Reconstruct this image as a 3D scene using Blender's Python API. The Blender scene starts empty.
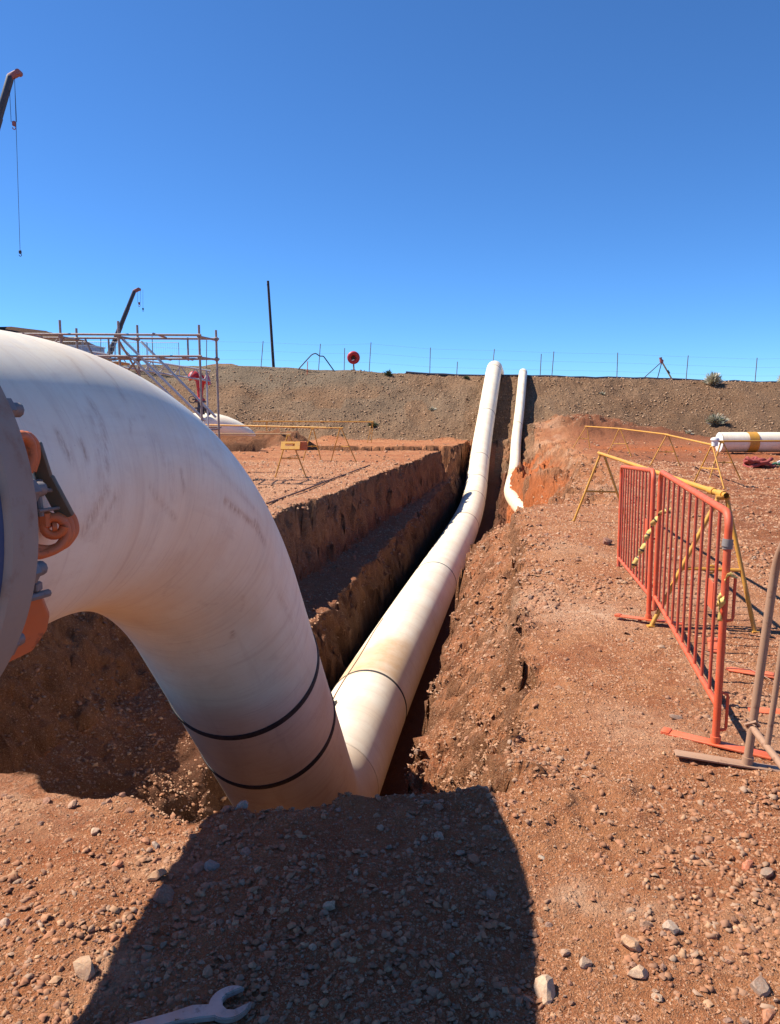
import bpy, math, random
import numpy as np
from mathutils import Vector, Matrix

# ------------------------------------------------------------------ camera, world, sun
SC = bpy.context.scene
COL = SC.collection
R = math.radians
cam = bpy.data.cameras.new('camera'); camo = bpy.data.objects.new('camera', cam); COL.objects.link(camo)
camo.location = (0, 0, 1.6); camo.rotation_euler = (R(90 - 7.6), 0, 0)
cam.sensor_fit = 'VERTICAL'; cam.sensor_height = 24.0; cam.lens = 24.0 * 769 / 1024
cam.clip_start = 0.05; cam.clip_end = 9000
SC.camera = camo

SUN_D = Vector((0.8, -0.18, -1.0)).normalized()          # direction the light travels
elev = math.asin(-SUN_D.z); az = math.atan2(-SUN_D.x, -SUN_D.y)   # azimuth of the sun, from +Y clockwise
world = bpy.data.worlds.new('World'); SC.world = world; world.use_nodes = True
wn = world.node_tree; wn.nodes.clear()
wo = wn.nodes.new('ShaderNodeOutputWorld'); bg = wn.nodes.new('ShaderNodeBackground'); sky = wn.nodes.new('ShaderNodeTexSky')
sky.sky_type = 'NISHITA'; sky.sun_disc = False; sky.sun_elevation = elev; sky.sun_rotation = az
sky.altitude = 3000; sky.air_density = 1.0; sky.dust_density = 0.0; sky.ozone_density = 10.0
bg.inputs[1].default_value = 0.115
tint = wn.nodes.new('ShaderNodeMix'); tint.data_type = 'RGBA'; tint.blend_type = 'MULTIPLY'; tint.inputs[0].default_value = 1
tint.inputs[7].default_value = (.58, .81, .92, 1)                 # the photograph's saturated rendering of the whole sky
wn.links.new(sky.outputs[0], tint.inputs[6]); wn.links.new(tint.outputs[2], bg.inputs[0]); wn.links.new(bg.outputs[0], wo.inputs[0])
sun = bpy.data.lights.new('sun', 'SUN'); suno = bpy.data.objects.new('sun', sun); COL.objects.link(suno)
suno.rotation_euler = SUN_D.to_track_quat('-Z', 'Y').to_euler(); suno.location = (-20, 5, 30)
sun.energy = 5.0; sun.angle = R(0.5); sun.color = (1.0, 0.94, 0.84)
SC.view_settings.view_transform = 'Standard'; SC.view_settings.look = 'None'
SC.view_settings.exposure = 0.8; SC.view_settings.gamma = 1.0; SC.view_settings.use_curve_mapping = False

SC.cycles.diffuse_bounces = 6; SC.cycles.max_bounces = 10
random.seed(7); RNG = np.random.default_rng(11)

# ------------------------------------------------------------------ materials
def newmat(name, rough=0.8):
    m = bpy.data.materials.new(name); m.use_nodes = True
    nt = m.node_tree; b = nt.nodes['Principled BSDF']; b.inputs['Roughness'].default_value = rough
    return m, nt, b
def nd(nt, typ, **kw):
    n = nt.nodes.new(typ)
    for k, v in kw.items():
        if k in n.inputs: n.inputs[k].default_value = v
        else: setattr(n, k, v)
    return n
def noise(nt, vec, scale, detail=5, rough=.6, dist=0):
    n = nd(nt, 'ShaderNodeTexNoise', Scale=scale, Detail=detail, Roughness=rough, Distortion=dist)
    if vec is not None: nt.links.new(vec, n.inputs['Vector'])
    return n.outputs['Fac']
def ramp(nt, fac, stops):
    n = nt.nodes.new('ShaderNodeValToRGB'); e = n.color_ramp.elements
    while len(e) < len(stops): e.new(0.5)
    for i, (p, c) in enumerate(stops):
        e[i].position = p; e[i].color = (c, c, c, 1) if isinstance(c, (int, float)) else (*c, 1)
    nt.links.new(fac, n.inputs[0]); return n.outputs[0]
def mix(nt, f, a, b, mode='MIX'):
    n = nt.nodes.new('ShaderNodeMix'); n.data_type = 'RGBA'; n.blend_type = mode
    for s, v in ((n.inputs[0], f), (n.inputs[6], a), (n.inputs[7], b)):
        if isinstance(v, (int, float)): s.default_value = v
        elif isinstance(v, tuple): s.default_value = (*v, 1)
        else: nt.links.new(v, s)
    return n.outputs[2]
def mth(nt, op, a, b=None, clamp=False):
    n = nt.nodes.new('ShaderNodeMath'); n.operation = op; n.use_clamp = clamp
    for s, v in ((n.inputs[0], a), (n.inputs[1], b)):
        if v is None: continue
        if isinstance(v, (int, float)): s.default_value = v
        else: nt.links.new(v, s)
    return n.outputs[0]
def bump(nt, b, h, strength, dist):
    n = nd(nt, 'ShaderNodeBump', Strength=strength, Distance=dist)
    nt.links.new(h, n.inputs['Height']); nt.links.new(n.outputs[0], b.inputs['Normal']); return n
def geo_pos(nt): return nt.nodes.new('ShaderNodeNewGeometry').outputs['Position']
def obj_pos(nt): return nt.nodes.new('ShaderNodeTexCoord').outputs['Object']
def attr(nt, name):
    n = nt.nodes.new('ShaderNodeAttribute'); n.attribute_name = name; return n

M = {}
def painted(key, col, rust=(0.16, 0.06, 0.03), amt=0.25, rough=.45, metal=0.0, dust=(0.33, 0.18, 0.11), dustamt=.35, scale=30):
    m, nt, b = newmat(key, rough); p = obj_pos(nt)
    n1 = noise(nt, p, scale, 6, .65); n2 = noise(nt, p, scale * .3, 4, .6)
    c = mix(nt, ramp(nt, n2, [(.4, 0), (.75, dustamt)]), col, dust)
    c = mix(nt, ramp(nt, n1, [(.58, 0), (.68, amt)]), c, rust)
    nt.links.new(c, b.inputs['Base Color']); b.inputs['Metallic'].default_value = metal
    nt.links.new(ramp(nt, n1, [(.3, rough), (.7, min(1, rough + .3))]), b.inputs['Roughness'])
    bump(nt, b, n1, .15, .002); M[key] = m; return m
painted('orange_paint', (0.62, 0.085, 0.028), amt=.5, dustamt=.35)
painted('orange_bar', (0.50, 0.062, 0.026), amt=.5, dustamt=.45)
painted('orange_foot', (0.66, 0.11, 0.035), amt=.5, dustamt=.6)
painted('yellow_paint', (0.60, 0.285, 0.03), amt=.55, dustamt=.4)
painted('galv_grey', (0.33, 0.19, 0.115), rust=(.2, .09, .05), amt=.8, dustamt=.7, rough=.5)
painted('scaffold_steel', (0.30, 0.25, 0.23), rust=(.18, .08, .06), amt=.7, dustamt=.5, rough=.45, metal=.4)
painted('alu', (0.42, 0.44, 0.47), amt=.1, dustamt=.2, rough=.4, metal=.4)
painted('flange_steel', (0.30, 0.26, 0.215), rust=(.26, .15, .10), amt=.6, dustamt=.6, rough=.55, metal=.15, scale=9)
painted('bolt_steel', (0.20, 0.18, 0.17), amt=.5, dustamt=.5, rough=.5, metal=.25)
painted('blue_gasket', (0.03, 0.06, 0.14), rust=(.1, .08, .08), amt=.3, dustamt=.12, rough=.5, scale=9)
painted('shackle_orange', (0.62, 0.15, 0.04), rust=(.12, .05, .03), amt=.6, dustamt=.4, scale=18)
painted('olive_strap', (0.10, 0.085, 0.05), amt=.3, dustamt=.4)
painted('chrome', (0.52, 0.47, 0.43), rust=(.2, .12, .09), amt=.5, dustamt=.6, rough=.38, metal=.7)
painted('dark_steel', (0.035, 0.04, 0.06), amt=.1, dustamt=.12)
painted('crane_red', (0.35, 0.10, 0.09), amt=.3, dustamt=.2)
painted('red_paint', (0.46, 0.012, 0.02), amt=.1, dustamt=.12, rough=.35)
painted('black_rubber', (0.02, 0.02, 0.022), amt=.1, dustamt=.15, rough=.6)
painted('red_fabric', (0.30, 0.05, 0.045), amt=.1, dustamt=.3, rough=.9)
painted('green_fabric', (0.05, 0.22, 0.14), amt=.1, dustamt=.2, rough=.9)
painted('white_plastic', (0.75, 0.72, 0.68), amt=.1, dustamt=.3, rough=.4)
painted('grey_tape', (0.20, 0.18, 0.17), amt=.1, dustamt=.3, rough=.35)
painted('tape_black', (0.04, 0.04, 0.03), amt=0, dustamt=.2, rough=.5)
painted('tape_yellow', (0.64, 0.44, 0.12), amt=0, dustamt=.15, rough=.5)
painted('timber', (0.42, 0.27, 0.14), amt=.3, dustamt=.3, rough=.9)
painted('dark_wood', (0.035, 0.028, 0.028), amt=.1, dustamt=.1, rough=.85)
painted('fence_steel', (0.16, 0.14, 0.15), amt=.2, dustamt=.1)
painted('blue_grey_sheet', (0.38, 0.42, 0.52), amt=.1, dustamt=.2)
painted('rust_dark', (0.12, 0.055, 0.04), amt=.5, dustamt=.3, rough=.9)

def pipe_mat():
    m, nt, b = newmat('white_coating', .42); p = geo_pos(nt)
    uv = nt.nodes.new('ShaderNodeUVMap').outputs[0]
    def stretched(sx, sy):
        mp = nd(nt, 'ShaderNodeMapping'); mp.inputs['Scale'].default_value = (sx, sy, 1); nt.links.new(uv, mp.inputs[0]); return mp.outputs[0]
    n1 = noise(nt, p, 1.3, 6, .65); n2 = noise(nt, p, 7, 7, .7, 1.2)
    n3 = noise(nt, stretched(14, 1.2), 1.0, 6, .7, .6)                 # streaks that run round the pipe
    n4 = noise(nt, stretched(1.0, 9), 1.0, 5, .65, .4)                 # streaks along the pipe
    c = mix(nt, ramp(nt, n1, [(.38, 0), (.62, .9)]), (0.93, 0.83, 0.64), (0.86, 0.70, 0.50))
    c = mix(nt, ramp(nt, n3, [(.5, 0), (.72, .42)]), c, (0.64, 0.47, 0.33))
    c = mix(nt, ramp(nt, n4, [(.56, 0), (.75, .3)]), c, (0.60, 0.44, 0.32))
    c = mix(nt, ramp(nt, n2, [(.62, 0), (.76, .22)]), c, (0.52, 0.37, 0.25))
    d = attr(nt, 'dust').outputs['Fac']
    dn = mth(nt, 'MULTIPLY', d, ramp(nt, noise(nt, p, 3.5, 6, .7), [(.3, .55), (.65, 1.0)]), True)
    c = mix(nt, dn, c, (0.64, 0.40, 0.20))
    s = attr(nt, 'scuff').outputs['Fac']
    sn = mth(nt, 'MULTIPLY', s, ramp(nt, noise(nt, stretched(70, 22), 1.0, 5, .75, .3), [(.40, .1), (.62, .95)]), True)
    c = mix(nt, sn, c, (0.44, 0.23, 0.115))
    c = mix(nt, ramp(nt, noise(nt, stretched(55, 2.2), 1.0, 3, .6, .8), [(.60, 0), (.70, .28)]), c, (0.55, 0.38, 0.25))
    c = mix(nt, ramp(nt, noise(nt, p, 120, 3, .7), [(.66, 0), (.72, .4)]), c, (0.40, 0.24, 0.15))
    c = mix(nt, ramp(nt, noise(nt, stretched(2.2, 3.5), 1.0, 7, .7, 1.5), [(.54, 0), (.68, .22)]), c, (0.62, 0.43, 0.29))
    nt.links.new(c, b.inputs['Base Color'])
    nt.links.new(ramp(nt, n2, [(.3, .34), (.7, .62)]), b.inputs['Roughness'])
    h = mth(nt, 'ADD', mth(nt, 'MULTIPLY', n3, .5), mth(nt, 'MULTIPLY', n2, .3))
    bump(nt, b, h, .12, .01)
    M['pipe'] = m
pipe_mat()

def ground_mat():
    m, nt, b = newmat('red_earth', .95); p = geo_pos(nt)
    b.inputs['Specular IOR Level'].default_value = .15
    mk = attr(nt, 'mask'); sp = nt.nodes.new('ShaderNodeSeparateColor'); nt.links.new(mk.outputs['Color'], sp.inputs[0])
    orange, berm, pale = sp.outputs[0], sp.outputs[1], sp.outputs[2]
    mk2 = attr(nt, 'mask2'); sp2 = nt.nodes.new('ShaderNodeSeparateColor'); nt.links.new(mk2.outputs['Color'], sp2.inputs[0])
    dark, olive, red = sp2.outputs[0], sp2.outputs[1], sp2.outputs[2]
    wall = mk2.outputs['Alpha']
    nA = noise(nt, p, .9, 6, .6); nB = noise(nt, p, 6, 7, .7); nC = noise(nt, p, 35, 6, .75); nD = noise(nt, p, 140, 4, .7)
    c = mix(nt, ramp(nt, nA, [(.4, 0), (.6, 1)]), (0.40, 0.20, 0.108), (0.32, 0.122, 0.058))
    c = mix(nt, ramp(nt, nB, [(.46, 0), (.66, .75)]), c, (0.46, 0.25, 0.145))
    c = mix(nt, ramp(nt, noise(nt, p, 2.6, 7, .75), [(.5, 0), (.62, .6)]), c, (0.26, 0.095, 0.048))
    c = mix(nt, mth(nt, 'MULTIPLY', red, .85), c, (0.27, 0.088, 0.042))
    c = mix(nt, ramp(nt, nC, [(.50, 0), (.68, .55)]), c, (0.20, 0.085, 0.05))
    c = mix(nt, ramp(nt, nD, [(.5, 0), (.66, .55)]), c, (0.50, 0.31, 0.20))
    c = mix(nt, ramp(nt, noise(nt, p, 70, 5, .8), [(.52, 0), (.66, .6)]), c, (0.15, 0.065, 0.038))
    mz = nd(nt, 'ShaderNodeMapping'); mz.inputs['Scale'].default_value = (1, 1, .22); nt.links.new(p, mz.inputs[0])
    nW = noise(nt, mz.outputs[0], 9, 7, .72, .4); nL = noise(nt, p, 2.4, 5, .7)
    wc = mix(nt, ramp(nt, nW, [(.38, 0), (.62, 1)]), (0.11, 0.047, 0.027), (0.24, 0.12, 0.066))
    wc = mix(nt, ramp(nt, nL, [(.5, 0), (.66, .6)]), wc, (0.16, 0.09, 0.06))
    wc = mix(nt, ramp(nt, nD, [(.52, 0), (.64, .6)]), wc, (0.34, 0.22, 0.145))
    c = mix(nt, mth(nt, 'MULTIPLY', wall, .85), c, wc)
    # pebbly mottling: cells with their own colours
    def cells(scale, lo, hi, cola, colb, cur, amt):
        v = nd(nt, 'ShaderNodeTexVoronoi', Scale=scale); v.feature = 'F1'; nt.links.new(p, v.inputs['Vector'])
        sel = nt.nodes.new('ShaderNodeSeparateColor'); nt.links.new(v.outputs['Color'], sel.inputs[0])
        core = ramp(nt, v.outputs['Distance'], [(.25, 1), (.42, 0)])
        f = mth(nt, 'MULTIPLY', mth(nt, 'MULTIPLY', core, ramp(nt, sel.outputs[0], [(lo, 0), (hi, 1)])), amt)
        return mix(nt, f, cur, mix(nt, sel.outputs[1], cola, colb)), f
    c, f1 = cells(38, .72, .78, (0.52, 0.36, 0.26), (0.30, 0.17, 0.13), c, .8)
    c, f2 = cells(105, .5, .6, (0.54, 0.38, 0.28), (0.22, 0.11, 0.075), c, .85)
    c, f5 = cells(230, .35, .5, (0.56, 0.40, 0.28), (0.20, 0.10, 0.06), c, .8)
    # pale dust
    pn = mth(nt, 'MULTIPLY', pale, ramp(nt, noise(nt, p, 11, 6, .75), [(.35, .1), (.62, 1)]), True)
    c = mix(nt, pn, c, (0.58, 0.44, 0.35))
    # orange soil
    on = mth(nt, 'MULTIPLY', orange, ramp(nt, noise(nt, p, 2.2, 5, .6), [(.3, .7), (.55, 1)]), True)
    c = mix(nt, on, c, mix(nt, nB, (0.33, 0.105, 0.042), (0.46, 0.17, 0.07)))
    # berm gravel
    g = mix(nt, ramp(nt, noise(nt, p, .35, 5, .65), [(.38, 0), (.66, 1)]), (0.25, 0.19, 0.14), (0.19, 0.125, 0.08))
    g = mix(nt, ramp(nt, noise(nt, p, 3.0, 6, .8), [(.42, 0), (.7, .8)]), g, (0.12, 0.082, 0.056))
    g = mix(nt, ramp(nt, noise(nt, p, 9.0, 5, .8), [(.52, 0), (.7, .75)]), g, (0.34, 0.27, 0.20))
    g, f3 = cells(5.5, .55, .7, (0.46, 0.38, 0.29), (0.16, 0.12, 0.085), g, .9)
    g, f4 = cells(12, .35, .5, (0.44, 0.36, 0.28), (0.10, 0.075, 0.05), g, .9)
    g = mix(nt, 1.0, g, (.86, .80, .77), 'MULTIPLY')
    g, f6 = cells(24, .3, .5, (0.44, 0.36, 0.27), (0.12, 0.085, 0.06), g, .8)
    g = mix(nt, mth(nt, 'MULTIPLY', olive, .8), g, mix(nt, nC, (0.13, 0.12, 0.10), (0.20, 0.185, 0.16)))
    bn = mth(nt, 'ADD', berm, mth(nt, 'MULTIPLY', mth(nt, 'SUBTRACT', noise(nt, p, .8, 5, .7), .5), .6))
    c = mix(nt, ramp(nt, bn, [(.4, 0), (.6, 1)]), c, g)
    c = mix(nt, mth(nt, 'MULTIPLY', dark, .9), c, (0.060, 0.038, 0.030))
    c = mix(nt, 1.0, c, (1.17, .96, .755), 'MULTIPLY')
    nt.links.new(c, b.inputs['Base Color'])
    h = mth(nt, 'ADD', mth(nt, 'MULTIPLY', nC, .60), mth(nt, 'MULTIPLY', nB, 1.2))
    h = mth(nt, 'ADD', h, mth(nt, 'ADD', mth(nt, 'MULTIPLY', nD, .10), mth(nt, 'MULTIPLY', f5, .06)))
    h = mth(nt, 'ADD', h, mth(nt, 'MULTIPLY', mth(nt, 'MULTIPLY', mth(nt, 'ADD', f3, f4), berm), 1.6))
    h = mth(nt, 'ADD', h, mth(nt, 'ADD', mth(nt, 'MULTIPLY', f1, .25), mth(nt, 'MULTIPLY', f2, .13)))
    h = mth(nt, 'ADD', h, mth(nt, 'MULTIPLY', mth(nt, 'MULTIPLY', nW, wall), 2.0))
    bump(nt, b, h, .9, .06)
    M['ground'] = m
ground_mat()

def stone_mats():
    m, nt, b = newmat('stone_surface', .85); p = obj_pos(nt)
    info = nt.nodes.new('ShaderNodeObjectInfo'); r = info.outputs['Random']
    base = ramp(nt, r, [(0, (0.36, 0.15, 0.08)), (.2, (0.44, 0.25, 0.14)), (.4, (0.31, 0.20, 0.145)), (.6, (0.40, 0.17, 0.09)), (.8, (0.52, 0.37, 0.245)), (1, (0.22, 0.12, 0.085))])
    n = noise(nt, p, 3.0, 7, .7); c = mix(nt, ramp(nt, n, [(.4, 0), (.7, .7)]), base, (0.36, 0.16, 0.085))
    nt.links.new(c, b.inputs['Base Color']); bump(nt, b, n, .5, .1); M['stone'] = m
    m, nt, b = newmat('gravel_surface', .9); p = geo_pos(nt)
    c = attr(nt, 'tint').outputs['Color']; n = noise(nt, p, 90, 5, .7)
    c = mix(nt, ramp(nt, n, [(.35, .25), (.65, .8)]), c, (0.36, 0.175, 0.09))
    nt.links.new(c, b.inputs['Base Color']); M['gravel'] = m
    m, nt, b = newmat('rock_surface', .85); p = geo_pos(nt)
    oc = mix(nt, 1.0, nt.nodes.new('ShaderNodeObjectInfo').outputs['Color'], (1.05, .88, .68), 'MULTIPLY')
    n = noise(nt, p, 45, 7, .7); n2 = noise(nt, p, 160, 4, .7)
    c = mix(nt, ramp(nt, n, [(.42, 0), (.68, .65)]), oc, (0.34, 0.15, 0.08))
    c = mix(nt, ramp(nt, n2, [(.5, 0), (.7, .4)]), c, (0.5, 0.38, 0.3))
    nt.links.new(c, b.inputs['Base Color']); bump(nt, b, n, .6, .01); M['rock'] = m
    m, nt, b = newmat('dry_leaf', .8)
    oi = attr(nt, 'tint').outputs['Color']; nt.links.new(oi, b.inputs['Base Color']); M['leaf'] = m
stone_mats()

# ------------------------------------------------------------------ object helpers
def tag(o, label=None, cat=None, group=None, kind=None):
    if label: o['label'] = label
    if cat: o['category'] = cat
    if group: o['group'] = group
    if kind: o['kind'] = kind
    return o
def empty(name, loc, label, cat, group=None, rz=0):
    o = bpy.data.objects.new(name, None); COL.objects.link(o); o.location = loc; o.rotation_euler = (0, 0, rz)
    o.empty_display_size = .2
    return tag(o, label, cat, group)
def link(name, me, parent=None):
    o = bpy.data.objects.new(name, me); COL.objects.link(o)
    if parent: o.parent = parent
    return o
def copy_tree(o, parent=None):
    c = o.copy(); COL.objects.link(c); c.parent = parent
    for ch in o.children: copy_tree(ch, c)
    return c
class MB:
    """collects pieces (vertices, faces) of one mesh"""
    def __init__(s): s.v = []; s.f = []; s.uv = []; s.n = 0; s.mi = []
    def add(s, v, f, mi=0):
        f = [tuple(i + s.n for i in q) for q in f]; s.v.extend([tuple(map(float, p)) for p in v]); s.f.extend(f); s.mi.extend([mi] * len(f)); s.n += len(v); return s
    def box(s, c, d, rot=None, bev=0.0):
        hx, hy, hz = d[0] / 2, d[1] / 2, d[2] / 2
        b = min(bev, hx * .49, hy * .49, hz * .49)
        if b <= 0:
            v = [(x * hx, y * hy, z * hz) for z in (-1, 1) for y in (-1, 1) for x in (-1, 1)]
            f = [(0, 2, 3, 1), (4, 5, 7, 6), (0, 1, 5, 4), (2, 6, 7, 3), (0, 4, 6, 2), (1, 3, 7, 5)]
        else:
            v = []; f = []
            ring = lambda x, y, z: [(x - b, -y, z), (x, -y + b, z), (x, y - b, z), (x - b, y, z), (-x + b, y, z), (-x, y - b, z), (-x, -y + b, z), (-x + b, -y, z)]
            for (sx, sy, z) in ((hx - b, hy - b, -hz), (hx, hy, -hz + b), (hx, hy, hz - b), (hx - b, hy - b, hz)): v += ring(sx, sy, z)
            for k in range(3):
                for i in range(8): f.append((k * 8 + i, k * 8 + (i + 1) % 8, k * 8 + 8 + (i + 1) % 8, k * 8 + 8 + i))
            f.append(tuple(range(7, -1, -1))); f.append(tuple(range(24, 32)))
        if rot is not None: v = [tuple(rot @ Vector(p)) for p in v]
        return s.add([(p[0] + c[0], p[1] + c[1], p[2] + c[2]) for p in v], f)
    def tube(s, pts, r, seg=10, cap=True, closed=False):
        v, f = tube_geo(pts, r, seg, cap, closed)[:2]; return s.add(v, f)
    def bar(s, a, b, w, h, up=(0, 0, 1)):
        a = Vector(a); b = Vector(b); t = (b - a); L = t.length; t.normalize(); sd = t.cross(Vector(up))
        if sd.length < 1e-4: sd = Vector((1, 0, 0))
        sd.normalize(); u = sd.cross(t)
        m = Matrix((t, sd, u)).transposed(); return s.box((a + b) / 2, (L, w, h), m, min(w, h) * .15)
    def mesh(s, name, mat, smooth=True):
        me = bpy.data.meshes.new(name); me.from_pydata(s.v, [], s.f); me.validate()
        me.materials.append(M[mat] if isinstance(mat, str) else mat)
        if smooth: me.polygons.foreach_set('use_smooth', [True] * len(me.polygons)); me.set_sharp_from_angle(angle=R(38))
        me.update(); return me
    def build(s, name, mat, parent=None, smooth=True): return link(name, s.mesh(name, mat, smooth), parent)
def frames(P, closed=False):
    P = np.asarray(P, float); n = len(P)
    T = np.empty_like(P)
    if closed: T = np.roll(P, -1, 0) - np.roll(P, 1, 0)
    else: T[1:-1] = P[2:] - P[:-2]; T[0] = P[1] - P[0]; T[-1] = P[-1] - P[-2]
    ln = np.linalg.norm(T, axis=1)
    for i in range(n):                                   # repeated points take the direction of their neighbour
        if ln[i] < 1e-9:
            js = [j for j in sorted(range(n), key=lambda j: abs(j - i)) if ln[j] > 1e-9]
            T[i] = T[js[0]]
    T /= np.linalg.norm(T, axis=1, keepdims=True) + 1e-12
    u = np.array([0, 0, 1.]) if abs(T[0, 2]) < .9 else np.array([1., 0, 0])
    A = np.empty_like(P); a = np.cross(T[0], u); a /= np.linalg.norm(a); A[0] = a
    for i in range(1, n):
        a = a - T[i] * (a @ T[i]); a /= np.linalg.norm(a) + 1e-12; A[i] = a
    return T, A, np.cross(A, T)
def tube_geo(pts, r, seg=10, cap=True, closed=False):
    P = np.asarray(pts, float); T, A, B = frames(P, closed); n = len(P)
    rr = np.broadcast_to(np.asarray(r, float), (n,))
    th = np.linspace(0, 2 * np.pi, seg, endpoint=False)
    V = P[:, None] + rr[:, None, None] * (np.cos(th)[None, :, None] * A[:, None] + np.sin(th)[None, :, None] * B[:, None])
    V = V.reshape(-1, 3); F = []
    for i in range(n if closed else n - 1):
        j = (i + 1) % n
        for k in range(seg): F.append((i * seg + k, j * seg + k, j * seg + (k + 1) % seg, i * seg + (k + 1) % seg))
    if cap and not closed: F.append(tuple(range(seg))); F.append(tuple((n - 1) * seg + k for k in range(seg))[::-1])
    return V.tolist(), F
def arc(c, r, a0, a1, ax, ay, n=8):
    c = Vector(c); ax = Vector(ax); ay = Vector(ay)
    return [tuple(c + ax * (r * math.cos(a0 + (a1 - a0) * i / n)) + ay * (r * math.sin(a0 + (a1 - a0) * i / n))) for i in range(n + 1)]

# ------------------------------------------------------------------ noise
def _h(ix, iy, s):
    n = (ix.astype(np.int64) * 374761393 + iy.astype(np.int64) * 668265263 + s * 982451653) & 0xffffffff
    n = ((n ^ (n >> 13)) * 1274126177) & 0xffffffff; n = n ^ (n >> 16)
    return (n & 0xffff) / 65535.0
def vn(x, y, s=0):
    ix = np.floor(x); iy = np.floor(y); fx = x - ix; fy = y - iy; fx = fx * fx * (3 - 2 * fx); fy = fy * fy * (3 - 2 * fy)
    a = _h(ix, iy, s); b = _h(ix + 1, iy, s); c = _h(ix, iy + 1, s); d = _h(ix + 1, iy + 1, s)
    return (a + (b - a) * fx + (c - a) * fy + (a - b - c + d) * fx * fy) * 2 - 1
def fbm(x, y, o=4, s=0, g=.5):
    t = 0; a = 1; 
    for k in range(o): t = t + a * vn(x * 2 ** k + 17.3 * k, y * 2 ** k - 9.1 * k, s + k); a *= g
    return t
def sst(a, b, x): t = np.clip((x - a) / (b - a), 0, 1); return t * t * (3 - 2 * t)

# ------------------------------------------------------------------ the pipeline's centre line
def nat(ys, v, y):
    ys = np.array(ys, float); v = np.array(v, float); n = len(ys); h = np.diff(ys); A = np.eye(n); b = np.zeros(n)
    for i in range(1, n - 1):
        A[i, i - 1] = h[i - 1]; A[i, i] = 2 * (h[i - 1] + h[i]); A[i, i + 1] = h[i]; b[i] = 6 * ((v[i + 1] - v[i]) / h[i] - (v[i] - v[i - 1]) / h[i - 1])
    m = np.linalg.solve(A, b); i = np.clip(np.searchsorted(ys, y) - 1, 0, n - 2); t = y - ys[i]; hh = h[i]
    return v[i] + t * ((v[i + 1] - v[i]) / hh - hh * (2 * m[i] + m[i + 1]) / 6) + m[i] / 2 * t ** 2 + (m[i + 1] - m[i]) / (6 * hh) * t ** 3
PR = 0.475
def elbow_path():
    a, b, zt, yb, Rb, ph, zl, R2 = -1.613, .149, 1.37, 3.552, 2.433, .875, -1.974, 1.432
    c = 1 / np.hypot(1, b); T = Rb * np.tan(ph / 2); q = []; s1 = yb - T
    s0 = 1.719 / c
    for s in np.linspace(s0, s1, 40, endpoint=False): q.append((s, zt))
    for t in np.linspace(0, ph, 120): q.append((s1 + Rb * np.sin(t), zt - Rb * (1 - np.cos(t))))
    s2, z2 = q[-1]; dz = z2 - zl; T2 = R2 * np.tan(ph / 2); L = dz / np.sin(ph) - T2
    for t in np.linspace(0, L, 110)[1:]: q.append((s2 + t * np.cos(ph), z2 - t * np.sin(ph)))
    s3, z3 = q[-1]
    for t in np.linspace(0, ph, 70)[1:]: q.append((s3 + R2 * (np.sin(ph) - np.sin(ph - t)), z3 - R2 * (np.cos(ph - t) - np.cos(ph))))
    q = np.array(q); return np.c_[a + q[:, 0] * b * c, q[:, 0] * c, q[:, 1]]
EP = elbow_path()
PY = [6.94, 9, 12, 16, 21, 27, 33, 38, 43, 48, 49.2, 50.5, 53, 56]
PX = [-.577, -.262, .258, .941, 1.792, 2.781, 3.704, 4.477, 5.391, 6.367, 6.58, 6.80, 7.2, 7.7]
PZ = [-1.974, -2.0, -2.0, -2.06, -2.14, -2.165, -1.777, -.496, 1.514, 3.83, 4.15, 4.20, 4.2, 4.2]
def big_x(y): return nat(PY, PX, y)
def big_z(y): return nat(PY, PZ, y)
SY = [21.5, 24, 26, 29, 33, 36.5, 39.5, 43, 48, 49.0, 50.5, 53, 56]
SX = [4.75, 4.54, 4.43, 4.60, 5.25, 5.93, 6.45, 7.17, 8.17, 8.36, 8.6, 9.0, 9.5]
SZ = [-2.3, -1.93, -1.70, -1.60, -1.50, -.95, -.10, 1.42, 3.66, 3.88, 3.88, 3.85, 3.8]
def sm_x(y): return nat(SY, SX, y)
def sm_z(y): return nat(SY, SZ, y)

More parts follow.
